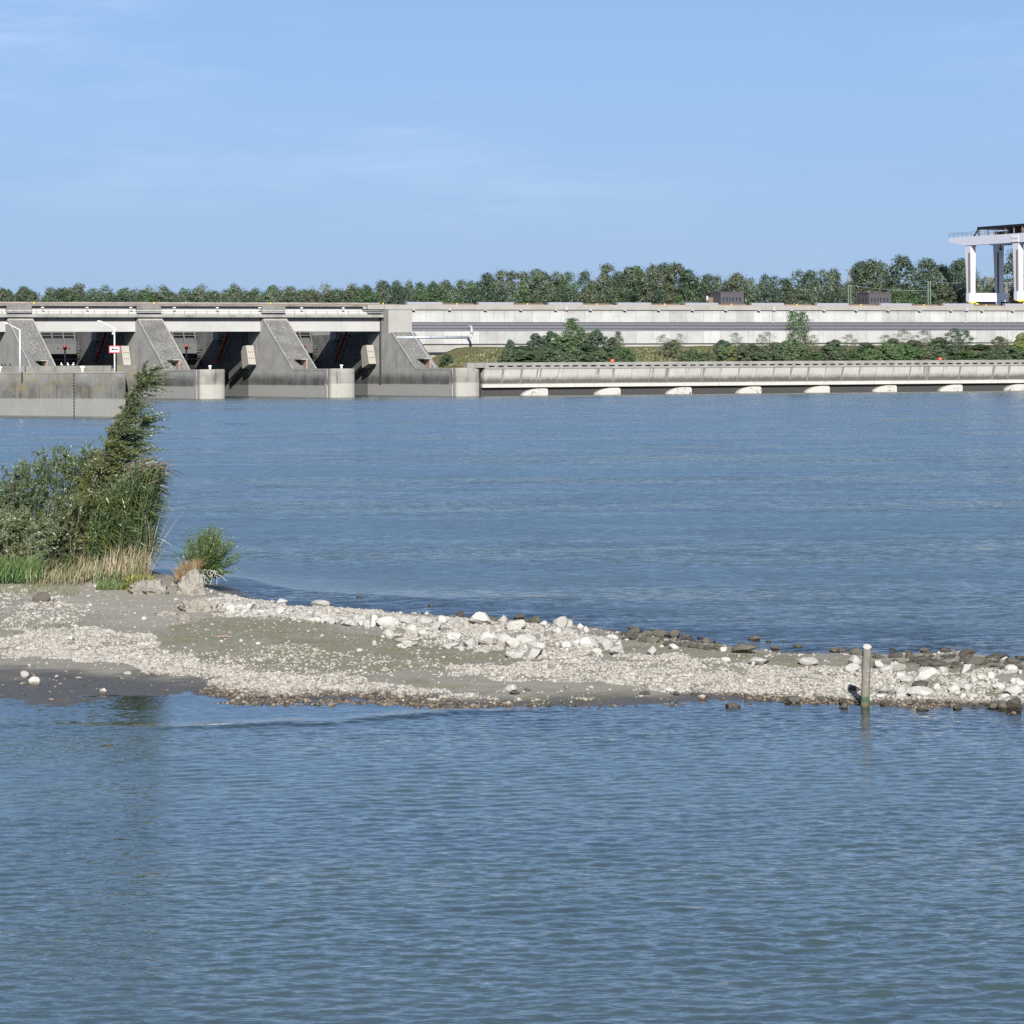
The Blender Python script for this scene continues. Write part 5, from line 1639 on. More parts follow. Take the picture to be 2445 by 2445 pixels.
WET = [
    (1784, 1560, 70, 25, 'long flat brown block at the rear water line'), (1800, 1536, 31, 15, 'brown stone in the water behind the long flat block'), (1685, 1538, 24, 16, 'brown stone at the small pool in the rear'), (1905, 1549, 23, 11, None),
    (1749, 1696, 40, 16, 'smooth dark stone standing in the water off the front shore'), (1893, 1679, 40, 17, 'dark brown rock on the front water line left of the post'), (2017, 1695, 27, 15, 'dark pointed stone in the water left of the post'),
    (857, 1436, 15, 9, 'small dark stone in the water behind the low pale boulder'), (1028, 1453, 14, 9, 'small dark stone alone in the rear water'), (1098, 1474, 22, 15, None), (1176, 1482, 26, 11, None), (1240, 1478, 26, 11, None), (1278, 1488, 26, 17, None), (1258, 1484, 16, 9, None),
    (1516, 1515, 26, 18, None), (1545, 1522, 30, 14, None), (1575, 1520, 40, 22, 'broad dark rock ledge at the rear shore'), (1605, 1522, 36, 20, None), (1640, 1524, 26, 12, None), (1560, 1535, 40, 12, None), (1600, 1543, 34, 10, None), (1640, 1545, 34, 12, None), (1660, 1535, 16, 10, None),
    (1680, 1550, 30, 9, None), (1720, 1552, 28, 9, None), (1850, 1552, 22, 10, None), (1836, 1540, 14, 10, None), (1872, 1538, 12, 6, None), (1993, 1560, 24, 13, None), (2012, 1560, 21, 13, None), (2044, 1564, 30, 16, None),
    (2207, 1560, 28, 14, None), (2252, 1560, 26, 17, None), (2276, 1560, 16, 13, None), (2206, 1578, 50, 14, None), (2240, 1592, 40, 13, 'brown block with pale top among the dark rear rocks'), (2207, 1593, 25, 14, None), (2327, 1588, 50, 22, 'broad dark rock among the rear rocks on the right'), (2310, 1566, 38, 16, None), (2375, 1574, 46, 16, None),
    (2420, 1585, 40, 14, None), (2140, 1570, 36, 12, None), (2170, 1572, 30, 12, None), (2100, 1572, 30, 10, None), (2070, 1568, 24, 10, None), (2290, 1596, 40, 10, None), (2400, 1600, 30, 10, None), (2440, 1598, 24, 10, None),
    (2039, 1652, 32, 15, 'olive brown stone left of the wooden post'), (2202, 1644, 44, 18, 'olive brown stone between the large pale boulders'), (2198, 1700, 44, 11, None), (2290, 1696, 27, 14, 'dark stone in the water at the front right'), (2371, 1693, 28, 14, 'flat dark slab on the front water line at the right'), (2396, 1694, 28, 24, None), (2425, 1695, 40, 30, 'big dark rock on the front water line at the right picture edge'),
    (2170, 1686, 18, 12, None), (2230, 1682, 20, 10, None), (2120, 1684, 22, 9, None), (2330, 1686, 18, 9, None), (1960, 1672, 20, 9, None), (1830, 1664, 20, 9, None), (1660, 1660, 22, 9, None), (1540, 1660, 26, 9, None), (1230, 1660, 26, 9, None), (1260, 1650, 18, 7, None),
    (465, 1411, 20, 9, None), (97, 1437, 43, 22, 'rounded grey-brown boulder below the reeds at the far left')]
for u, v, w, h, lab in WET:
    boulder(u, v, w, h, True, lab)
for k in range(170):
    if k < 140:
        u = rk.uniform(1480, 1720) if k % 2 else rk.uniform(2120, 2445)
        v = np.interp(u, [1480, 1650, 1850, 2100, 2445], [1506, 1530, 1556, 1560, 1580]) + rk.uniform(-8, 20)
    else:
        u = rk.uniform(1600, 2445)
        v = np.interp(u, [1600, 1700, 2000, 2445], [1664, 1662, 1676, 1690]) + rk.uniform(-4, 6)
    loose(u, v, rk.uniform(8, 24), rk.uniform(5, 11), True)
iv2, if2 = ico(2)
for wet, lst in LOOSE.items():
    V, F = [], []
    lr = np.random.default_rng(90 + wet)
    for k, (x, y, z, W, H_) in enumerate(lst):
        q = iv2 * lr.uniform(0.85, 1.15, 3)
        for _ in range(6):
            nn = lr.normal(size=3)
            nn /= np.linalg.norm(nn)
            kk = q @ nn - lr.uniform(0.45, 0.8)
            q = q - np.where(kk > 0, kk * 0.95, 0)[:, None] * nn
        V.append(q * np.array([W, W * 0.9, H_ * 0.62]) + np.array([x, y + W * 0.4, z + H_ * 0.35]))
        F.append(if2 + k * len(iv2))
    o = bpy.data.objects.new('loose_stones', npmesh('loose_stones', np.concatenate(V), np.concatenate(F), M['wetrock' if wet else 'rock'], False))
    C.objects.link(o)
    tag(o, 'small wet brown stones strewn along the water lines' if wet else 'small pale stones strewn between the boulders', 'stones', kind='stuff')

# pebbles: thousands, one mass
PEB = [([(0, 1510), (150, 1510), (330, 1528), (450, 1562), (600, 1590), (800, 1610), (1000, 1638), (1250, 1648), (1150, 1672), (900, 1668), (700, 1652), (560, 1640), (450, 1604), (300, 1580), (150, 1564), (0, 1562)], 640, 0.045),
       ([(0, 1428), (120, 1428), (240, 1470), (150, 1508), (0, 1508)], 120, 0.05),
       ([(950, 1590), (1200, 1585), (1400, 1572), (1560, 1572), (1750, 1590), (1950, 1598), (2445, 1612), (2445, 1668), (2100, 1662), (1950, 1650), (1800, 1642), (1650, 1640), (1500, 1630), (1350, 1622), (1200, 1618), (1050, 1608)], 640, 0.042),
       ([(500, 1428), (700, 1448), (860, 1462), (1100, 1478), (1300, 1500), (1480, 1545), (1300, 1580), (1000, 1545), (850, 1504), (700, 1500), (560, 1486), (480, 1470)], 420, 0.05),
       ([(420, 1655), (700, 1648), (900, 1658), (1120, 1672), (1120, 1692), (900, 1680), (680, 1680), (500, 1684), (430, 1675)], 420, 0.05),
       ([(1200, 1650), (1600, 1650), (2000, 1668), (2445, 1680), (2445, 1695), (2000, 1684), (1600, 1672), (1200, 1684)], 90, 0.045),
       ([(400, 1560), (700, 1550), (1000, 1580), (1100, 1600), (800, 1612), (600, 1590)], 150, 0.035)]
Pp = []
pr = np.random.default_rng(9)
for poly, dens, size in PEB:
    wp = world_poly(poly, 0.2)
    a = np.array(wp)
    lo, hi = a.min(0), a.max(0)
    n = int(dens * (hi[0] - lo[0]) * (hi[1] - lo[1]))
    q = pr.uniform(lo, hi, (n, 2))
    jx, jy = (fbm(q[:, 0] * 0.8, q[:, 1] * 0.5, 3, 51) - 0.5) * 2.2, (fbm(q[:, 0] * 0.8 + 30, q[:, 1] * 0.5, 3, 52) - 0.5) * 3.5
    ok = in_poly(q[:, 0] + jx, q[:, 1] + jy, wp)
    ok &= pr.uniform(size=n) < np.clip(fbm(q[:, 0] * 1.7, q[:, 1] * 0.9, 3, 53) * 2.6 - 0.55, 0.05, 1)
    q = q[ok]
    Pp.append(np.concatenate([q, (size * pr.lognormal(0, 0.35, len(q)))[:, None]], 1))
q = np.stack([pr.uniform(-16, 14, 15000), pr.uniform(72, 108, 15000)], 1)
q = q[island_h(q[:, 0], q[:, 1]) > 0.01]
Pp.append(np.concatenate([q, (0.03 * pr.lognormal(0, 0.5, len(q)))[:, None]], 1))
Pp = np.concatenate(Pp)
hz = island_h(Pp[:, 0], Pp[:, 1])
Pp, hz = Pp[hz > -0.03], hz[hz > -0.03]
if len(Pp) > 47000:
    sel = pr.permutation(len(Pp))[:47000]
    Pp, hz = Pp[sel], hz[sel]
Pp[:, 2] *= 0.70
iv, if_ = ico(1)
n = len(Pp)
sc = Pp[:, 2:3] * pr.uniform(0.65, 1.3, (n, 3)) * np.array([1.15, 1.0, 0.62])
ang = pr.uniform(0, 6.28, n)
v3 = iv[None] * sc[:, None, :] * pr.uniform(0.75, 1.15, (n, len(iv), 1))
cx_, sx_ = np.cos(ang)[:, None], np.sin(ang)[:, None]
v3 = np.stack([v3[..., 0] * cx_ - v3[..., 1] * sx_, v3[..., 0] * sx_ + v3[..., 1] * cx_, v3[..., 2]], -1)
v3 += np.stack([Pp[:, 0], Pp[:, 1], hz + sc[:, 2] * 0.45], 1)[:, None, :]
V = v3.reshape(-1, 3)
F = (if_[None] + (np.arange(n) * len(iv))[:, None, None]).reshape(-1, 3)
pb = bpy.data.objects.new('pebbles', npmesh('pebbles', V, F, M['pebble'], False))
C.objects.link(pb)
tag(pb, 'pale grey pebbles strewn in bands over the gravel spit', 'pebbles', kind='stuff')

# weathered mooring post
x, y, z = spot(2066, 1689)
y += 0.09
pm, nt, out = newmat('weathered_post_wood')
g = node(nt, 'ShaderNodeNewGeometry')
zz = node(nt, 'ShaderNodeSeparateXYZ', {0: g.outputs['Position']}).outputs[2]
n1 = noise(nt, vmath(nt, 'MULTIPLY', g.outputs['Position'], (14, 14, 1.6)), 1.0, 5, 0.65)
n2 = noise(nt, g.outputs['Position'], 9.0, 4, 0.6)
col = mix(nt, n1.outputs[0], (0.04, 0.036, 0.03), (0.22, 0.203, 0.172))
col = mix(nt, maprange(nt, n2.outputs[0], 0.58, 0.68), col, (0.30, 0.29, 0.265))
gz = math_n(nt, 'ADD', zz, math_n(nt, 'MULTIPLY', n2.outputs[0], 0.16))
col = mix(nt, math_n(nt, 'MULTIPLY', maprange(nt, gz, 0.34, 0.24), maprange(nt, gz, 0.12, 0.18)), col, (0.045, 0.075, 0.04))
col = mix(nt, maprange(nt, gz, 0.18, 0.12), col, (0.09, 0.08, 0.05))
bmp = node(nt, 'ShaderNodeBump', {'Strength': 0.7, 'Distance': 0.02, 'Height': n1.outputs[0]})
principled(nt, out, col, 0.9, 0, 0.2, bmp.outputs[0])
ps = thing('wooden_post', (x, y, 0), 'weathered round wooden mooring post at the front edge of the spit', 'post')
vs, fs, NS = [], [], 18
lev = [(-0.6, 0.098), (0.0, 0.098), (0.3, 0.095), (0.65, 0.093), (0.72, 0.099), (0.8, 0.093), (1.1, 0.091), (1.22, 0.094), (1.28, 0.090)]
for k, (h, r_) in enumerate(lev):
    lean = 0.058 * h / 1.28
    for i in range(NS):
        a = 2 * math.pi * i / NS
        rr_ = r_ * (1 + 0.05 * math.sin(3 * a + k) + 0.03 * math.sin(5 * a + 2 * k))
        vs.append((x + lean + rr_ * math.cos(a), y + rr_ * math.sin(a), h + (0.05 * math.sin(a) if k == len(lev) - 1 else 0)))
for k in range(len(lev) - 1):
    fs += [(k * NS + i, k * NS + (i + 1) % NS, (k + 1) * NS + (i + 1) % NS, (k + 1) * NS + i) for i in range(NS)]
MB().add(vs, fs).build('shaft', pm, ps, smooth=True)
M['endgrain'] = simple('pale_end_grain', (0.33, 0.315, 0.28), 0.9, 0, 0.2, 30)
b_ = (len(lev) - 1) * NS
top = [tuple(Vector(p)) for p in vs[b_:b_ + NS]]
MB().add([(p[0], p[1], p[2]) for p in top] + [(x + 0.058, y, 1.29)], [(i, (i + 1) % NS, NS) for i in range(NS)]).build('sawn_top', M['endgrain'], ps)

# ------------------------------------------------------------------ eroded clods of silt
def clod(name, u, v, w, h, label, seed, depth=1.0, flat=0.0):
    x, y, z = spot(u, v)
    px = y / FPX
    V, F = ico(5)
    r = np.random.default_rng(seed)
    n = fbm(V[:, 0] * 1.6 + seed, V[:, 1] * 1.6 + V[:, 2] * 1.9, 5, seed) - 0.5
    n2 = fbm(V[:, 0] * 6 + seed, V[:, 2] * 6 + V[:, 1] * 4, 3, seed + 3) - 0.5
    n3 = np.abs(fbm(V[:, 0] * 3.1 + V[:, 2] * 2 + seed, V[:, 1] * 3.1 - V[:, 2], 3, seed + 9) - 0.5)
    V = V * (1 + n * 0.9 + n2 * 0.30 - n3 * 0.9)[:, None]
    V[:, 2] = np.where(V[:, 2] > 0, V[:, 2] * (1 - flat * 0.35), V[:, 2] * 0.35)
    V = V * np.array([w * px / 2, w * px / 2 * depth, h * px])
    o = bpy.data.objects.new(name, npmesh(name, V, F, M['soil'], True))
    C.objects.link(o)
    o.location = (x, y + w * px * depth * 0.4, z)
    tag(o, label, 'soil clod')
    return o


clod('soil_clod', 470, 1462, 92, 40, 'broken clod of dry silt overhanging the spit below the small willow', 3, 0.8, 0.6)
clod('soil_clod', 456, 1420, 84, 54, 'eroded silt stump carrying the small willow bush', 8, 0.9)
clod('soil_clod', 350, 1420, 110, 36, 'low silt mound overgrown with yellow-green weeds', 14, 0.9)
clod('soil_clod', 395, 1470, 56, 13, 'thin flat slab of dry silt in front of the broken clod', 17, 0.8, 0.8)
clod('soil_clod', 440, 1482, 34, 16, 'small silt lump in front of the broken clod', 19, 0.9)


# ------------------------------------------------------------------ willows, reeds and grasses
def ribbons(P, W):
    """P: (n, k, 3) centre lines, W: (n, k) widths -> flat strips turned at random"""
    n, k, _ = P.shape
    r = np.random.default_rng(n)
    sd = r.normal(size=(n, 1, 3)) * np.array([1, 0.5, 0.15])
    sd /= np.linalg.norm(sd, axis=2, keepdims=True)
    V = np.stack([P - sd * W[..., None] / 2, P + sd * W[..., None] / 2], 2).reshape(-1, 3)
    i = np.arange(n)[:, None] * 2 * k + np.arange(k - 1)[None] * 2
    F = np.stack([i, i + 1, i + 3, i + 2], -1).reshape(-1, 4)
    return V, F


def shoots(base, dirs, L, wind, nleaf, leafL, leafW, r, start=0.15, splay=0.55):
    """leafy shoots: base, direction, length; wind bends the tips; returns stems and leaves"""
    n = len(base)
    dirs = dirs / np.linalg.norm(dirs, axis=1, keepdims=True)
    ts = np.linspace(0, 1, 6)
    P = base[:, None] + dirs[:, None] * (L[:, None] * ts)[..., None] + np.asarray(wind)[None, None] * (L[:, None] * ts ** 2)[..., None]
    Wd = 0.014 * (1 - 0.75 * ts)[None] * np.ones((n, 1))
    SV, SF = ribbons(P, Wd)
    t = r.uniform(start, 1.02, (n, nleaf))
    c = base[:, None] + dirs[:, None] * (L[:, None] * t)[..., None] + np.asarray(wind)[None, None] * (L[:, None] * t ** 2)[..., None]
    tan = dirs[:, None] + 2 * np.asarray(wind)[None, None] * t[..., None]
    ax = tan + r.normal(size=c.shape) * splay + np.asarray(wind) * 0.5
    ax /= np.linalg.norm(ax, axis=2, keepdims=True)
    l = r.uniform(0.7, 1.3, t.shape) * leafL * (1.1 - 0.4 * t)
    c = c + ax * l[..., None] * 0.5
    LV, LF = leaf_quads(c.reshape(-1, 3), ax.reshape(-1, 3), r.normal(size=(n * nleaf, 3)), l.ravel(), (l * leafW / leafL).ravel())
    return SV, SF, LV, LF


def join(parts):
    V, F, b = [], [], 0
    for v, f in parts:
        V.append(v)
        F.append(f + b)
        b += len(v)
    return np.concatenate(V), np.concatenate(F)


def woody(name, cat, origin, label, stems, leaves, mat, group=None, limbs=None, tint=(1, 1, 1)):
    o = thing(name, origin, label, cat, group)
    org = np.array(origin)
    for nm, (V, F), m in (('stems', stems, M['bark']), ('crown', leaves, mat)):
        q = bpy.data.objects.new(nm, npmesh(nm, V - org, F, m))
        C.objects.link(q)
        q.parent = o
        q.color = (*tint, 1)
    if limbs:
        limbs.build('trunk', M['bark'], o)
    return o


def line3(px, Y0, dy=0.0):
    """photo polyline to points standing at depth Y0"""
    return [np.array(at(u, v, Y0 + dy * i)) for i, (u, v) in enumerate(px)]


def along_line(pts, r, n, lo=0.0, hi=1.0):
    pts = np.array(pts)
    seg = np.linalg.norm(np.diff(pts, axis=0), axis=1)
    cum = np.concatenate([[0], np.cumsum(seg)]) / seg.sum()
    t = r.uniform(lo, hi, n)
    return np.stack([np.interp(t, cum, pts[:, j]) for j in range(3)], 1), t


# tall willow leaning downwind
r = np.random.default_rng(31)
YW = 110.0
lines = [line3([(205, 1372), (228, 1250), (252, 1140), (288, 1030), (322, 950), (350, 888)], YW),
         line3([(200, 1372), (235, 1240), (275, 1140), (310, 1060), (345, 1000)], YW, 0.15),
         line3([(190, 1372), (200, 1260), (225, 1150), (262, 1060), (290, 1010)], YW, -0.15),
         line3([(190, 1372), (190, 1260), (200, 1160), (215, 1090)], YW, 0.2),
         line3([(215, 1372), (260, 1270), (305, 1190), (338, 1130)], YW, -0.2)]
limbs, ST, LF_ = MB(), [], []
for k, ln in enumerate(lines):
    for i in range(len(ln) - 1):
        limbs.tube(ln[i], ln[i + 1], 0.075 * (1 - i / len(ln)) / (1 + 0.4 * k) + 0.006, 0.075 * (1 - (i + 1) / len(ln)) / (1 + 0.4 * k) + 0.006, 6)
    n = (300, 190, 190, 150, 170)[k]
    b, t = along_line(ln, r, n, 0.25, 1.0)
    d = r.normal(size=(n, 3)) * np.array([0.9, 0.9, 0.45]) + np.array([0.30, 0, 0.6])
    L = r.uniform(0.55, 1.35, n) * (1.10 - 0.5 * t)
    s1, s2, l1, l2 = shoots(b, d, L, (0.42, 0.03, -0.24), 58, 0.135, 0.026, r)
    ST.append((s1, s2))
    LF_.append((l1, l2))
woody('willow_tree', 'tree', (at(205, 1372, YW).x, YW, 0.5), 'tall willow leaning right over the reeds, tip in front of the pier', join(ST), join(LF_), M['willow'], None, limbs)


def willow_bush(u0, u1, vbase, vtops, Y0, dy, n, label, mat, seed, wind=(0.1, 0, -0.03), leafL=0.125, leafW=0.024, spread=0.2, tint=(1, 1, 1), side=16, nleaf=34, sideL=(0.25, 0.7), up=0.7):
    """main rods from the ground, each with leafy side shoots"""
    r = np.random.default_rng(seed)
    u = r.uniform(u0, u1, n)
    Yd = Y0 + r.uniform(-dy, dy, n)
    vt = np.interp(u, [p[0] for p in vtops], [p[1] for p in vtops]) + np.abs(r.normal(0, 0.33, n)) * 80
    base = np.array([at(a, vbase, b) for a, b in zip(u, Yd)])
    Lz = (vbase - np.minimum(vt, vbase - 40)) * Yd / FPX
    d = np.stack([r.normal(0, spread, n), r.normal(0, spread, n), np.ones(n)], 1)
    s1, s2, l1, l2 = shoots(base, d, Lz, wind, 30, leafL, leafW, r, 0.5)
    dn = d / np.linalg.norm(d, axis=1, keepdims=True)
    t = r.uniform(0.06, 0.95, (n, side))
    b2 = (base[:, None] + dn[:, None] * (Lz[:, None] * t)[..., None] + np.asarray(wind)[None, None] * (Lz[:, None] * t ** 2)[..., None]).reshape(-1, 3)
    m = len(b2)
    d2 = r.normal(size=(m, 3)) * np.array([0.75, 0.75, 0.35]) + np.array([0.1, 0, up])
    L2 = r.uniform(*sideL, m) * (1.15 - 0.6 * t.ravel())
    q1, q2, k1, k2 = shoots(b2, d2, L2, wind, nleaf, leafL, leafW, r, 0.1, 0.7)
    c = base.mean(0)
    return woody('willow_shrub', 'shrub', (c[0], c[1], c[2]), label, join([(s1, s2), (q1, q2)]), join([(l1, l2), (k1, k2)]), mat, None, None, tint)


willow_bush(40, 245, 1385, [(40, 1090), (90, 1040), (150, 1060), (200, 1045), (245, 1060)], 111.6, 1.0, 84, 'upright willow thicket behind the clump with thin tips', M['willow'], 41, (0.05, 0, -0.02), spread=0.08, tint=(0.8, 0.95, 0.95), up=0.9)
willow_bush(-90, 70, 1385, [(-90, 1140), (0, 1125), (40, 1090), (70, 1060)], 111.0, 1.0, 64, 'grey-green willow shrub at the left picture edge behind the silvery bush', M['willow'], 42, (0.06, 0, -0.03), spread=0.10, tint=(0.9, 1.0, 1.05), up=0.9)
willow_bush(-60, 95, 1375, [(-60, 1180), (0, 1175), (60, 1190), (95, 1225)], 107.5, 0.7, 44, 'silvery willow bush at the left picture edge in front', M['willow_silver'], 43, (0.2, 0, -0.14), spread=0.16)
willow_bush(90, 250, 1380, [(90, 1180), (150, 1130), (200, 1120), (250, 1150)], 108.8, 0.7, 52, 'olive willow bush in the middle of the clump below the tall willow', M['willow'], 44, (0.2, 0, -0.08), spread=0.12, tint=(0.95, 0.92, 0.8))

# small willow on the silt stump
r = np.random.default_rng(50)
cx0 = at(492, 1372, 108.4)
n = 290
th, ph_ = r.uniform(0, 6.28, n), np.abs(r.normal(0, 0.78, n))
d = np.stack([np.sin(ph_) * np.cos(th), np.sin(ph_) * np.sin(th), np.cos(ph_) * 0.95 + 0.1], 1)
L = r.uniform(0.65, 1.0, n) * np.interp(ph_, [0, 0.6, 1.3, 2], [1.7, 1.6, 1.35, 0.65])
b = np.array(cx0)[None] + r.normal(0, 0.07, (n, 3)) * np.array([1.4, 1, 0.4])
s1, s2, l1, l2 = shoots(b, d, L, (0.06, 0, -0.04), 90, 0.10, 0.021, r, 0.1, 0.7)
woody('willow_shrub', 'shrub', tuple(cx0), 'small rounded green willow bush on the eroded silt stump', (s1, s2), (l1, l2), M['willow'], None, None, (0.85, 1.1, 0.75))
rt = thing('exposed_roots', tuple(at(500, 1390, 108.0)), 'curled pale roots hanging below the small willow bush', 'roots')
mb = MB()
rr_ = random.Random(4)
for k in range(16):
    a = at(rr_.uniform(470, 515), rr_.uniform(1362, 1378), 107.9 + rr_.uniform(-0.2, 0.2))
    prev, q = a, a.copy()
    dx_ = rr_.uniform(-0.05, 0.12)
    for j in range(4):
        q = prev + Vector((dx_ + rr_.uniform(-0.05, 0.05), rr_.uniform(-0.03, 0.0), (0.05 if j < 1 else -0.09) + rr_.uniform(-0.04, 0.04)))
        mb.tube(prev, q, 0.012, 0.010, 4)
        prev = q
for cu, cv, rad_ in ((489, 1368, 0.09), (508, 1370, 0.085), (486, 1378, 0.07)):
    c0 = at(cu, cv, 107.75)
    prev = None
    for j in range(11):
        a = j / 10 * 5.0 - 0.4
        q = c0 + Vector((rad_ * math.cos(a), 0.02 * math.sin(2 * a), rad_ * 1.15 * math.sin(a)))
        if prev is not None:
            mb.tube(prev, q, 0.014, None, 5)
        prev = q
mb.build('root_tangle', M['palebark'], rt)


def blades(name, label, cat, u0, u1, vfun, hfun, Y0, dy, n, mat, seed, lean=(0.12, 0.0), wid=0.02, bend=0.3, tint=(1, 1, 1), kind='stuff', snap=False):
    """grass or reed blades rooted along photo row vfun(u)"""
    r = np.random.default_rng(seed)
    u = r.uniform(u0, u1, n)
    if snap:
        base = []
        for a in u:
            x, y, z = spot(a, vfun(a, r))
            base.append((x, y, z - 0.02))
        base = np.array(base)
    else:
        Yd = Y0 + r.uniform(-dy, dy, n)
        base = np.array([at(a, vfun(a, r), b_) for a, b_ in zip(u, Yd)])
    H_ = np.array([hfun(a, r) for a in u])
    ts = np.linspace(0, 1, 5)
    ln = np.stack([r.normal(lean[0], 0.16, n), r.normal(lean[1], 0.16, n), np.ones(n)], 1)
    bd = np.stack([r.normal(0.5, 0.8, n), r.normal(0, 0.6, n), -np.abs(r.normal(0.3, 0.3, n))], 1) * bend
    P = base[:, None] + ln[:, None] * (H_[:, None] * ts)[..., None] + bd[:, None] * (H_[:, None] * ts ** 2.4)[..., None]
    W = wid * r.uniform(0.6, 1.3, (n, 1)) * np.array([0.8, 1, 0.9, 0.6, 0.1])[None]
    V, F = ribbons(P, W)
    o = bpy.data.objects.new(name, npmesh(name, V, F, M[mat]))
    C.objects.link(o)
    o.color = (*tint, 1)
    tag(o, label, cat, kind=kind)
    return P


# reed bed right of the willows: stalks, blades, plumes
r = np.random.default_rng(60)
n = 520
u = r.uniform(215, 350, n)
Yd = r.uniform(107.4, 110.5, n)
vt = np.interp(u, [215, 260, 300, 330, 350], [1200, 1130, 1100, 1085, 1110]) + np.abs(r.normal(0, 45, n))
base = np.array([at(a, 1374, b_) for a, b_ in zip(u, Yd)])
H_ = (1374 - vt) * Yd / FPX
ts = np.linspace(0, 1, 6)
ln = np.stack([r.normal(0.02, 0.05, n), r.normal(0, 0.05, n), np.ones(n)], 1)
P = base[:, None] + ln[:, None] * (H_[:, None] * ts)[..., None] + np.array([0.10, 0, -0.01])[None, None] * (H_[:, None] * ts ** 3)[..., None]
SV, SF = ribbons(P, 0.012 * np.ones((n, 6)))
nl = 17
t = r.uniform(0.18, 0.97, (n, nl))
c = base[:, None] + ln[:, None] * (H_[:, None] * t)[..., None] + np.array([0.10, 0, 0])[None, None] * (H_[:, None] * t ** 3)[..., None]
c = c.reshape(-1, 3)
m_ = len(c)
l = r.uniform(0.4, 0.85, m_)
th = r.uniform(0, 6.28, m_)
out_ = np.stack([np.cos(th) * 0.6 + 0.25, np.sin(th) * 0.6, 0.55 + 0.25 * r.normal(size=m_)], 1)
tt_ = np.linspace(0, 1, 4)
PL = c[:, None] + out_[:, None] * (l[:, None] * tt_)[..., None] + np.array([0.12, 0, -0.55])[None, None] * (l[:, None] * tt_ ** 2)[..., None]
LV, LFc = ribbons(PL, 0.042 * np.array([0.7, 1.0, 0.7, 0.08])[None] * r.uniform(0.7, 1.2, (m_, 1)))
rd = thing('reed_bed', (at(305, 1374, 109).x, 109, 0.5), 'tall green reed bed right of the leaning willow', 'reeds')
rd['kind'] = 'stuff'
org = np.array(rd.location)
for nm, V, F, mt in (('stalks', SV, SF, M['reed']), ('blades', LV, LFc, M['reed'])):
    q = bpy.data.objects.new(nm, npmesh(nm, V - org, F, mt))
    C.objects.link(q)
    q.parent = rd
    q['kind'] = 'stuff'
tall = np.where(vt < 1155)[0]
tall = tall[u[tall] > 265][:110]
tip = P[tall, -1]
npl = 26
c = np.repeat(tip, npl, 0)
k = r.uniform(0, 1, len(c))
c = c + np.stack([k * 0.22 + r.normal(0, 0.018, len(c)), r.normal(0, 0.02, len(c)), 0.20 * k - 0.1 * k * k + r.normal(0, 0.012, len(c))], 1)
ax = np.stack([np.ones(len(c)) * 0.8, r.normal(0, 0.4, len(c)), 0.3 + r.normal(0, 0.4, len(c))], 1)
V, F = leaf_quads(c, ax, r.normal(size=(len(c), 3)), r.uniform(0.06, 0.11, len(c)), 0.02 * np.ones(len(c)))
q = bpy.data.objects.new('plumes', npmesh('plumes', V - org, F, M['plume']))
C.objects.link(q)
q.parent = rd
q['kind'] = 'stuff'

blades('dry_reed_stalks', 'dry tan reed stalks at the foot of the reed bed', 'reeds', 185, 356, lambda a, r: 1376 + r.uniform(-6, 12), lambda a, r: 0.12 + r.uniform(0.0, 1.0) ** 1.6 * (1.1 if a > 250 else 0.7), 107.0, 0.9, 760, 'straw', 71, (0.05, 0), 0.019, 0.12)
blades('dry_grass', 'dry tan grass mixed with green in front of the willow clump', 'grass', 60, 200, lambda a, r: 1392 + r.uniform(-14, 14), lambda a, r: r.uniform(0.2, 0.7) * (0.4 + 0.9 * abs(math.sin(a * 0.11))), 106.3, 1.0, 420, 'straw', 72, (0.1, 0), 0.016, 0.35, (0.9, 0.95, 0.85))
blades('green_grass', 'bright green grass at the far left under the silvery bush', 'grass', -30, 90, lambda a, r: 1385 + r.uniform(-14, 8), lambda a, r: r.uniform(0.3, 0.8), 106.3, 0.8, 900, 'grass', 73, (0.08, 0), 0.02, 0.4, (0.8, 1.0, 0.8))
blades('low_grass', 'low patchy grass along the left edge of the gravel', 'grass', -20, 190, lambda a, r: 1412 + r.uniform(-14, 12), lambda a, r: r.uniform(0.06, 0.2), 104.8, 0.8, 700, 'grass', 74, (0.05, 0), 0.014, 0.4, (1.1, 0.95, 1.2), snap=True)
blades('grass_tuft', 'green grass tuft left of the weedy silt mound', 'grass', 230, 312, lambda a, r: 1412 + r.uniform(-14, 6), lambda a, r: r.uniform(0.12, 0.34), 104.6, 0.6, 700, 'grass', 75, (0.05, 0), 0.016, 0.5, (0.9, 0.95, 0.9))
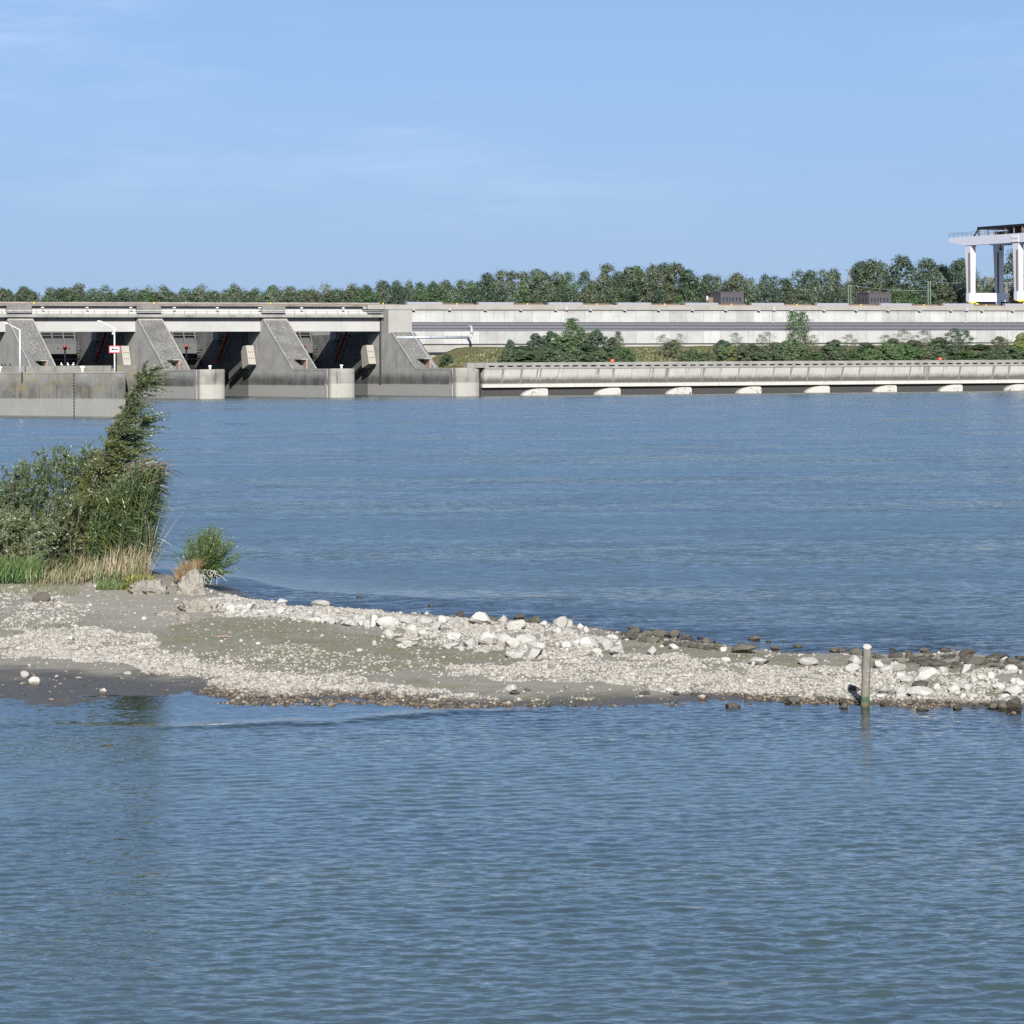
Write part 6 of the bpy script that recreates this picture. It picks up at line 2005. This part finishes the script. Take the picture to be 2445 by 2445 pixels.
blades('yellow_weeds', 'yellow-green weeds on the silt mound', 'weeds', 300, 372, lambda a, r: 1404 + r.uniform(-26, 14), lambda a, r: r.uniform(0.06, 0.22), 104.2, 0.35, 500, 'weed', 76, (0.05, 0), 0.028, 0.6)
blades('tan_tuft', 'rusty tan grass tuft on the left of the silt stump', 'grass', 418, 474, lambda a, r: np.interp(a, [418, 440, 474], [1385, 1372, 1362]) + r.uniform(-6, 8), lambda a, r: r.uniform(0.2, 0.55), 107.6, 0.35, 700, 'straw', 77, (0.02, 0), 0.014, 0.5, (0.8, 0.68, 0.55))
blades('sprouts', 'thin green sprouts scattered on the middle of the spit', 'grass', 380, 1250, lambda a, r: np.interp(a, [380, 700, 1250], [1520, 1525, 1570]) + r.normal(0, 18), lambda a, r: r.uniform(0.02, 0.07), 90, 1, 2600, 'grass', 78, (0, 0), 0.012, 0.4, (0.9, 0.8, 0.9), snap=True)
blades('left_sprouts', 'thin green sprouts on the gravel at the far left', 'grass', -10, 180, lambda a, r: 1500 + r.normal(0, 9), lambda a, r: r.uniform(0.04, 0.16), 90, 1, 420, 'grass', 79, (0, 0), 0.012, 0.4, (1.0, 0.9, 0.9), snap=True)
blades('bare_stems', 'thin pale dead stems leaning out from the right side of the reeds', 'stems', 345, 366, lambda a, r: 1372 + r.uniform(-120, 0), lambda a, r: r.uniform(0.6, 2.4), 107.8, 0.5, 26, 'twig', 80, (0.13, 0), 0.014, 0.12)
blades('mixed_grass', 'green grass growing through the dry stalks at the foot of the clump', 'grass', 70, 345, lambda a, r: 1384 + r.uniform(-12, 14), lambda a, r: r.uniform(0.15, 0.75) * (0.35 + 0.9 * abs(math.sin(a * 0.07 + 1))), 106.6, 1.0, 620, 'grass', 81, (0.08, 0), 0.018, 0.4, (0.85, 0.85, 0.9))
# driftwood stick
x, y, z = spot(536, 1523)
mb = MB().tube((x - 0.19, y, z + 0.03), (x + 0.02, y + 0.02, z + 0.045), 0.022, 0.02, 6).tube((x + 0.02, y + 0.02, z + 0.045), (x + 0.2, y - 0.01, z + 0.03), 0.02, 0.012, 6)
tag(mb.build('driftwood_stick', M['pink'], None, (x, y, z)), 'short brown driftwood stick on the olive mud', 'stick')
